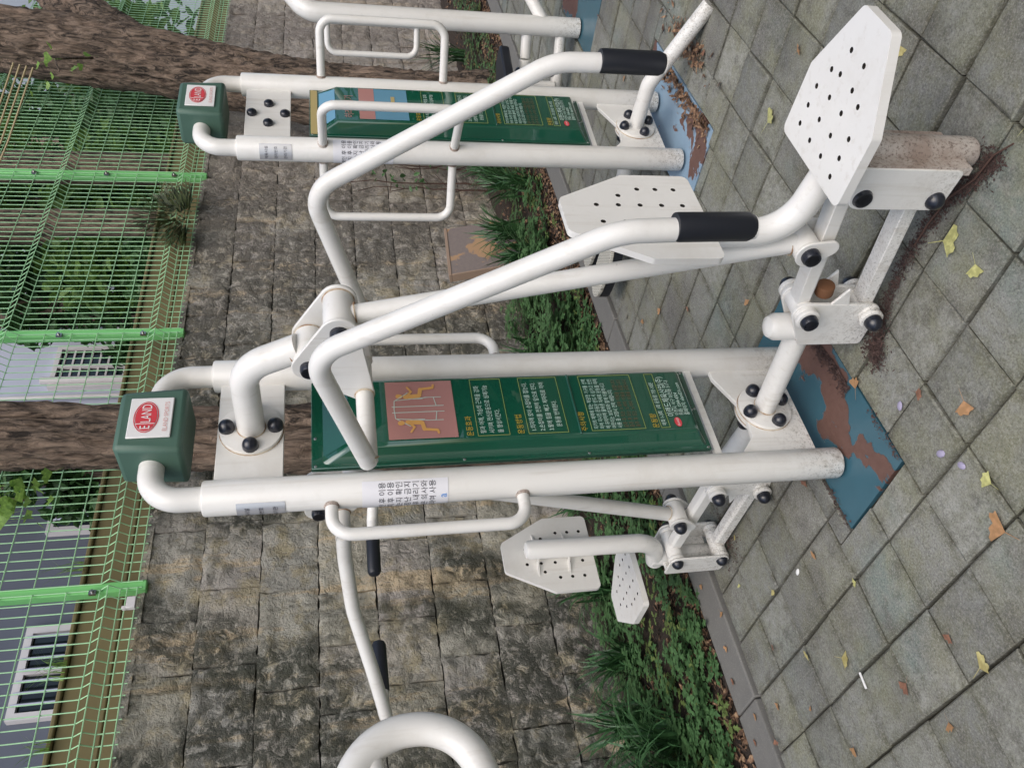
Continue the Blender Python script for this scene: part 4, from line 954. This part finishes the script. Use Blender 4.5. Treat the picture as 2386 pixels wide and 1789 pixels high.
# dead leaves
def litter(n, fn, seed, size, mat='litter'):
    rr = random.Random(seed); mb = MB()
    for _ in range(n):
        x, y, z = fn(rr); s_ = size*rr.uniform(0.5, 1.4); az = rr.uniform(0, 6.28); el = rr.gauss(0, 0.35)
        d = Vector((math.cos(az), math.sin(az), el)); b = Vector((-math.sin(az), math.cos(az), rr.gauss(0, 0.35))); n_ = d.cross(b).normalized(); p = Vector((x, y, z+0.004+abs(el)*s_*0.5)); cu = rr.uniform(-0.3, 0.5)
        asp = rr.uniform(0.2, 0.6)
        mb.add([p-d*s_, p-b*s_*asp+n_*cu*s_*asp, p+b*s_*asp+n_*cu*s_*asp, p+d*s_], [(0, 1, 2), (1, 3, 2)], True)
    return mb
def bedpt(rr):
    x = rr.uniform(0.1, 9.5); t = rr.random(); y = 2.925+0.36*t*t+rr.uniform(0, 0.05) if rr.random() < 0.75 else rr.uniform(2.93, 3.9); return x, y, bed_z(x, y)
stuff(tag(litter(9000, bedpt, 31, 0.018).build('dead_leaves', M['litter'], fixn=False), 'brown dead leaves strewn along the edge of the planting bed', 'leaf litter'))
LINE = [(1.375, 0.80), (1.404, 0.87), (1.435, 0.94), (1.456, 1.03), (1.46, 1.144), (1.44, 1.267), (1.40, 1.36), (1.36, 1.42)]
def padpt(rr):
    r_ = rr.random()
    if r_ < 0.52:
        i = rr.randrange(len(LINE)-1); t = rr.random(); a, b = LINE[i], LINE[i+1]
        return a[0]+(b[0]-a[0])*t+rr.gauss(0, 0.013), a[1]+(b[1]-a[1])*t+rr.gauss(0, 0.013), 0.0
    if r_ < 0.74: x = rr.uniform(1.40, 1.68); return x, 1.56+abs(rr.gauss(0, 0.018))+0.14*max(0, x-1.5), -0.008
    if r_ < 0.82: return rr.gauss(1.39, 0.03), rr.gauss(1.40, 0.02), 0.0
    if r_ < 0.85: return rr.gauss(1.40, 0.025), rr.gauss(0.82, 0.018), 0.0
    if r_ < 0.96: return rr.gauss(1.52, 0.06), rr.gauss(2.52, 0.04), 0.0
    return rr.uniform(1.12, 1.30), rr.choice((1.54, 1.85))+rr.gauss(0, 0.008), -0.006
stuff(tag(litter(5200, padpt, 32, 0.0042).build('needle_litter', M['needle'], fixn=False), 'fine brown litter caught round the near machine feet', 'leaf litter'))
def pad2pt(rr):
    r_ = rr.random()
    if r_ < 0.6: return rr.uniform(2.7, 3.35), 1.485+abs(rr.gauss(0, 0.035)), -0.008
    return rr.gauss(3.1, 0.12), rr.gauss(1.33, 0.03), 0.002
stuff(tag(litter(700, pad2pt, 33, 0.014).build('needle_litter', M['litter'], fixn=False), 'brown leaf litter on the pale blue footing of the second machine', 'leaf litter'))

# fallen leaves on the paving, single things
LM = []
for s_ in range(4):
    vs, fs = fan_leaf(1.0, s_ % 2 == 0, s_); mb = MB(); mb.add(vs, fs, True); o = mb.build('fallen_leaf', None, fixn=False, angle=180); LM.append(o.data); bpy.data.objects.remove(o)
mesh_cache = {}
def fallen(x, y, size, rz, mat, lab, group=None, z=0.004, shape=0, tilt=0.0):
    key = (shape, mat)
    if key not in mesh_cache:
        me = LM[shape].copy(); me.materials.append(M[mat]); mesh_cache[key] = me
    o = bpy.data.objects.new('fallen_leaf', mesh_cache[key]); COL.objects.link(o); o.location = (x, y, z); o.rotation_euler = (tilt, tilt*0.5, rz); o.scale = (size, size, size)
    return tag(o, lab, 'leaf', group)
fallen(1.387, 1.032, 0.052, 2.2, 'lime', 'large yellow green fan leaf lying by the brown twig', shape=0)
fallen(1.269, 1.008, 0.032, 0.8, 'lime', 'small yellow green fan leaf right of the largest green one', shape=1)
fallen(1.373, 1.535, 0.036, 4.0, 'tanleaf', 'tan fan leaf on the edge of the deep blue footing', shape=0)
fallen(1.075, 1.256, 0.036, 1.0, 'tanleaf', 'tan fan leaf alone on a paver below the blue footing', shape=1)
fallen(1.20, 1.36, 0.024, 2.0, 'brownleaf', 'brown curled leaf on a paver joint just below the blue footing', shape=3)
fallen(0.789, 1.372, 0.052, 5.2, 'tanleaf', 'largest tan fan leaf low in the middle of the paving', shape=0)
fallen(0.888, 1.328, 0.030, 5.0, 'lime', 'lime green leaf beside a paver joint next to the largest tan leaf', shape=1)
fallen(0.869, 2.153, 0.036, 2.4, 'yellow', 'yellow leaf in the middle of a paver at the lower left', shape=1)
fallen(0.610, 1.660, 0.038, 3.3, 'yellow', 'yellow leaf close to the lower picture edge', shape=0)
fallen(0.694, 1.931, 0.030, 0.3, 'brownleaf', 'crumpled brown leaf left of the thin white stub', shape=2)
fallen(2.311, 1.242, 0.048, 2.9, 'lime', 'pale lime fan leaf right of the large seat', shape=0)
fallen(1.36, 0.72, 0.026, 2.9, 'lime', 'small lime leaf beside the front seat pole', shape=1)
SPOTS = [(1.74, 1.66), (1.85, 1.72), (1.62, 1.42), (2.05, 1.75), (2.35, 2.1), (2.15, 2.25), (2.6, 2.3), (1.95, 2.1), (1.35, 1.95), (1.2, 2.35), (1.05, 2.5), (0.9, 2.6), (0.95, 2.35), (0.8, 2.45), (0.72, 2.62), (0.66, 2.3), (1.5, 2.45), (1.38, 2.55), (1.62, 2.6), (2.7, 2.5), (2.9, 1.25), (2.3, 1.0), (2.0, 0.95), (1.85, 0.75), (1.55, 1.15), (1.8, 1.12), (1.28, 0.75), (3.5, 1.3), (3.3, 2.3), (3.7, 1.8), (4.2, 2.2), (0.5, 2.4), (0.58, 1.85), (1.0, 1.95), (0.7, 1.72), (1.45, 2.2), (1.15, 2.05), (2.9, 2.62), (3.3, 2.68), (2.4, 2.6)]
rr = random.Random(77)
for (x, y) in SPOTS:
    mt = rr.choice(('yellow', 'tanleaf', 'lime', 'brownleaf', 'yellow', 'tanleaf', 'tanleaf', 'brownleaf'))
    cn = dict(yellow='yellow', tanleaf='tan', lime='lime green', brownleaf='brown')[mt]
    fallen(x+rr.uniform(-.03, .03), y+rr.uniform(-.03, .03), rr.uniform(0.014, 0.028), rr.uniform(0, 6.28), mt, 'tiny '+cn+' fallen leaf lying loose on the grey pavers', 'tiny '+cn+' leaves on the paving', shape=rr.randrange(4), tilt=rr.uniform(-.2, .2))
KB = [(0.75, 2.80), (0.88, 2.84), (0.95, 2.77), (1.1, 2.86), (1.22, 2.80), (1.34, 2.75), (0.66, 2.86), (0.84, 2.70), (1.5, 2.82), (3.45, 2.80), (3.6, 2.84)]
for (x, y) in KB:
    fallen(x, y, rr.uniform(0.014, 0.028), rr.uniform(0, 6.28), rr.choice(('tanleaf', 'brownleaf')), 'dry tan or brown leaf lying on the kerb', 'dry leaves on the kerb', z=0.018, shape=rr.randrange(4), tilt=rr.uniform(-.3, .3))
# small rubbish and pebbles
def pebble(x, y, s_, lab, mat='pebble', asp=1.5, z=0.0):
    mb = MB(); n = 8; vs = []; fs = []
    for i in range(5):
        a = math.pi*(i+0.5)/5
        for k in range(n): vs.append((asp*s_*math.sin(a)*math.cos(2*math.pi*k/n), s_*math.sin(a)*math.sin(2*math.pi*k/n), 0.5*s_*math.cos(a)+0.4*s_))
    for i in range(4):
        for k in range(n): fs.append((i*n+k, i*n+(k+1) % n, (i+1)*n+(k+1) % n, (i+1)*n+k))
    mb.add(vs, fs, True); mb.add(vs[:n], [tuple(range(n))], True)
    o = mb.build('pebble', M[mat], None); o.location = (x, y, z); o.rotation_euler = (0, 0, x*7); return tag(o, lab, 'pebble' if mat == 'pebble' else 'litter')
pebble(1.035, 1.403, 0.010, 'small mauve berry beside the blue footing corner'); pebble(0.973, 1.37, 0.009, 'second mauve berry nearer the joint crossing'); pebble(1.215, 1.43, 0.009, 'mauve berry on the pale paver right of the footing')
pebble(1.171, 2.177, 0.008, 'tiny white scrap lying on a paver left of the footing', 'litterwhite', 1.6)
mb = MB(); mb.cyl((0, 0, 0.004), (0.045, 0, 0.004), 0.0032, 8); mb.cyl((0.030, 0, 0.0041), (0.0452, 0, 0.0041), 0.0034, 8)
o = mb.build('cigarette_end', M['litterwhite']); o.location = (0.80, 2.10, 0.0); o.rotation_euler = (0, 0, R(175)); tag(o, 'thin white cigarette stub on the pavers at lower left', 'litter')
mb = MB(); mb.tube([(1.355, 0.755, 0.012), (1.385, 0.80, 0.012), (1.40, 0.87, 0.008), (1.435, 0.945, 0.012), (1.452, 1.03, 0.008), (1.458, 1.10, 0.005)], [0.0022, 0.0026, 0.0028, 0.003, 0.0028, 0.002], 8); tag(mb.build('twig', M['vine']), 'thin curved brown twig lying by the front seat pole', 'twig')

# vines and things on the wall
for i, (x, l0, l1) in enumerate([(6.05, 0.05, 1.05), (6.18, 0.1, 1.4), (6.36, 0.0, 0.8), (6.5, 0.05, 1.25), (6.62, 0.1, 0.7)]):
    mb = MB(); rr = random.Random(i); pts = []; xx = x
    for k in range(9):
        xx += rr.uniform(-0.035, 0.035); pts.append((xx, 4.01+rr.uniform(-0.015, 0.01)+0.01*k/8, l0+(l1-l0)*k/8))
    mb.tube(pts, [0.008*(1-0.08*k) for k in range(9)], 6)
    for _ in range(5):
        p = Vector(rr.choice(pts)); mb.tube([p, p+Vector((rr.uniform(-.2, .2), -0.02, rr.uniform(.02, .18)))], 0.0035, 5)
    v_ = tag(mb.build('dry_vine', M['vine'], None), ('shortest', 'tallest', 'middle', 'second tallest', 'rightmost')[i]+' dry brown vine stem climbing the wall behind the second machine', 'vine', 'dry vines on the wall')
    mb = MB(); leaf_cloud(mb, (x+0.1, 3.98, l1*0.75), (0.16, 0.03, 0.25), 14, 0.035, rr); mb.build('leaves', M['herb'], v_, fixn=False)
# stained board leaning on the wall
mb = MB(); mb.box((-0.30, -0.030, 0.0), (0.30, 0.030, 0.53)); o = mb.build('leaning_board', M['board2'], None, bevel=0.005)
mb = MB(); mb.box((-0.307, -0.036, 0.524), (0.307, 0.034, 0.548)); mb.box((-0.307, -0.036, 0.0), (-0.295, 0.034, 0.523)); mb.build('board_rim', M['rail2'], o, bevel=0.003)
o.location = (5.05, 3.80, 0.03); o.rotation_euler = (R(-14), R(3), R(2)); tag(o, 'square board with tan and mauve stains leaning against the wall', 'board')

# ------------------------------------------------------------------ beyond the fence
def building(name, lab, x0, x1, y, z1, mat, wins):
    b = tag(empty(name, (x0, y, 2.4)), lab, 'building')
    mb = MB(); mb.box((0, 0, 0), (x1-x0, 4.0, z1-2.4)); mb.build('wall', M[mat], b)
    for (wx0, wz0, wx1, wz1, nb, kind) in wins:
        a0, a1, c0, c1 = wx0-x0, wx1-x0, wz0-2.4, wz1-2.4; fw_ = 0.06
        mb = MB(); mb.box((a0, -0.03, c0), (a1, 0.06, c1)); g = mb.build('window', M['glass'], b)
        mb = MB()
        for q in (((a0-fw_, c0-fw_), (a1+fw_, c0)), ((a0-fw_, c1), (a1+fw_, c1+fw_)), ((a0-fw_, c0), (a0, c1)), ((a1, c0), (a1+fw_, c1)), (((a0+a1)/2-0.025, c0), ((a0+a1)/2+0.025, c1))): mb.box((q[0][0], -0.07, q[0][1]), (q[1][0], -0.001, q[1][1]))
        mb.build('frame', M['upvc'], g)
        for k in range(nb):
            xk = a0+(a1-a0)*(k+0.5)/nb
            mb = MB()
            if kind == 'bar': mb.cyl((xk, -0.10, c0-0.03), (xk, -0.10, c1+0.03), 0.012, 8)
            else:
                zk = c0+(c1-c0)*(k+0.5)/nb; mb.box((a0+0.02, -0.05, zk-0.012), (a1-0.02, -0.032, zk+0.012))
            mb.build('bar', M['bar'] if kind == 'bar' else M['upvc'], g)
    return b
building('slate_house', 'dark slate coloured house wall with white barred window behind the fence', -1.0, 5.55, 7.0, 8.0, 'slate', [(3.10, 3.30, 3.78, 4.0, 7, 'bar'), (4.85, 3.40, 5.25, 4.05, 3, 'bar')])
building('pale_house', 'pale lilac grey building with dark louvred windows behind the fence', 6.6, 9.9, 8.5, 9.0, 'lilac', [(6.95, 3.5, 7.6, 5.0, 14, 'slat'), (8.15, 3.5, 8.8, 5.05, 14, 'slat'), (9.3, 3.2, 9.7, 4.4, 8, 'slat')])
building('grey_house', 'low grey building seen behind foliage on the right', 10.8, 24.0, 9.5, 9.5, 'grey', [(12.2, 3.4, 13.6, 4.3, 0, 'bar'), (15.0, 3.3, 16.4, 4.2, 0, 'bar')])
mb = MB(); mb.cyl((10.75, 9.2, 2.4), (10.75, 9.2, 8), 0.10, 16); tag(mb.build('white_pole', M['whitepole']), 'white vertical pole behind the fence between foliage', 'pole')
mb = MB(); mb.cyl((9.2, 8.2, 2.4), (9.2, 8.2, 8), 0.15, 16); tag(mb.build('red_brown_pipe', M['redcol']), 'reddish brown vertical column behind the fence beside the pale building', 'column')
mb = MB(); mb.tube([(8.2, 8.42, 5.2), (8.2, 8.42, 2.5)], 0.05, 10); mb.tube([(7.9, 8.42, 5.6), (7.9, 8.42, 2.5)], 0.03, 10); tag(mb.build('drain_pipe', M['upvc']), 'pale drain pipe on the lilac grey building', 'pipe')
rb = random.Random(11)
def back_tree(x, y, h, r, mat, lab, nl=9, n=190, sz=0.085, trunk=True, z0=2.4, tr=0.13):
    t = tag(empty('back_tree', (x, y, z0)), lab, 'tree', 'trees beyond the fence')
    if trunk: trunk_mesh([(0, 0, -0.1), (0.03, 0, h*0.4), (-0.02, 0, h*0.8), (0.0, 0, h*1.1)], [tr*1.2, tr, tr*0.8, tr*0.5], 'trunk', t, x, 24, 40, 0.012)
    mb = MB()
    for _ in range(nl):
        c = (rb.uniform(-r, r)*0.8, rb.uniform(-r, r)*0.5, h*rb.uniform(0.25, 1.15)); leaf_cloud(mb, c, (r*0.5, r*0.4, r*0.42), n, sz, rb)
    mb.build('crown', M[mat], t, fixn=False); return t
back_tree(7.7, 5.7, 2.7, 1.0, 'leafa', 'bright green tree behind the fence left of the leaning trunk', 13, 210)
back_tree(9.2, 6.4, 3.2, 1.3, 'leafa', 'yellow green tree behind the fence beyond the leaning trunk', 20, 200)
back_tree(11.6, 7.0, 3.8, 1.6, 'leafb', 'dark green tree at the right behind the fence', 22, 210, 0.1)
back_tree(13.8, 7.5, 3.8, 1.8, 'leafa', 'broad green tree at the far right behind the fence', 20, 210, 0.11)
back_tree(7.35, 6.4, 2.2, 0.8, 'leafb', 'dark tree behind the fence beside the pale building', 10, 180, 0.075)
back_tree(6.35, 5.5, 0.8, 0.5, 'leafb', 'low dark shrub behind the fence near the pale building', 8, 170, 0.055, False)
back_tree(6.7, 5.2, 0.7, 0.6, 'leafb', 'low dark hedge behind the fence under the bright tree', 8, 190, 0.055, False)
back_tree(8.2, 5.3, 0.6, 0.6, 'leafa', 'low green hedge behind the leaning trunk', 8, 190, 0.055, False)
back_tree(4.9, 6.2, 2.6, 0.55, 'leafb', 'slim dark tree in front of the slate house edge', 9, 150, 0.07)
back_tree(16, 8.0, 3.0, 2.0, 'leafb', 'dark tree mass at the picture edge far right', 12, 200, 0.13)
back_tree(10.0, 14.0, 4.5, 3.5, 'leafb', 'tall dark trees rising behind the pale building', 16, 240, 0.2)
back_tree(18.0, 14.0, 4.5, 4.0, 'leafa', 'tall green trees far behind on the right', 16, 240, 0.22)
# dark bare trunks just behind the fence
for (x, y, r_, lab) in [(6.9, 5.0, 0.13, 'dark trunk behind the fence just right of the middle post'), (7.75, 4.95, 0.16, 'dark trunk behind the fence left of the leaning tree')]:
    t = tag(empty('bare_tree', (x, y, 2.4)), lab, 'tree', 'trees beyond the fence'); trunk_mesh([(0, 0, -0.1), (0.03, 0, 1.2), (0.0, 0, 2.4), (0.04, 0, 4)], [r_*1.1, r_, r_*0.95, r_*0.8], 'trunk', t, x*3, 36, 60, 0.014)
# olive juniper shrub at the fence foot
mb = MB(); rr = random.Random(5)
for _ in range(900):
    d = Vector((rr.gauss(0, 1), rr.gauss(0, 0.35), abs(rr.gauss(0.2, 0.8)))); d.normalize(); p0 = Vector((5.72, 4.06, 2.53)); p1 = p0+Vector((d.x*0.34, d.y*0.22, d.z*0.42))*rr.uniform(0.4, 1)
    s_ = 0.011; sd_ = d.orthogonal().normalized()*s_; q = p1+d*0.05; mb.add([p1-d*0.035, p1+sd_, q, p1-sd_], [(0, 1, 2, 3)], True)
tag(mb.build('juniper_shrub', M['olive'], fixn=False), 'olive green feathery shrub growing on top of the wall through the fence', 'shrub')
# tufts on the wall top
for i, (x, h_, n_) in enumerate([(2.15, 0.22, 26), (1.35, 0.25, 30), (1.1, 0.20, 26), (1.75, 0.16, 16), (2.75, 0.24, 18)]):
    rr = random.Random(40+i); mb = MB()
    for _ in range(n_):
        az = rr.uniform(0, 6.28); L = h_*rr.uniform(0.5, 1.3); d = Vector((math.cos(az), math.sin(az)*0.5, 0)); p = Vector((x+rr.gauss(0, .03), 4.33, 2.86 if i == 4 else 2.84)); sd_ = Vector((-d.y, d.x, 0)).normalized()*0.003; vs = []
        for k in range(5):
            t = k/4; c = p+d*L*0.6*t*t+Vector((0, 0, L*(t-0.25*t*t))); vs += [c-sd_*(1-t), c+sd_*(1-t)]
        mb.add(vs, [(2*k, 2*k+1, 2*k+3, 2*k+2) for k in range(4)], True)
    tag(mb.build('grass_tuft', M['ginkgo'], None, fixn=False), ('grass tuft in front of the barred window left of a post', 'thick grass tuft nearer the left picture corner', 'grass tuft at the left picture edge by the fence foot', 'thinnest grass tuft below the barred window', 'wispy grass tuft just right of the left fence post')[i], 'grass', 'grass tufts along the fence foot')

for (x, y, h_, r_, mt, lab) in [(5.4, -2.2, 4.2, 1.5, 'leafb', 'broad dark tree on the open side of the plaza'), (8.2, -3.4, 4.8, 2.0, 'leafa', 'large green tree at the far corner of the plaza'), (3.2, -4.6, 4.6, 1.8, 'leafb', 'dark tree behind the photographer on the plaza')]:
    back_tree(x, y, h_, r_, mt, lab, 18, 170, 0.13, True, 0.0, 0.16)
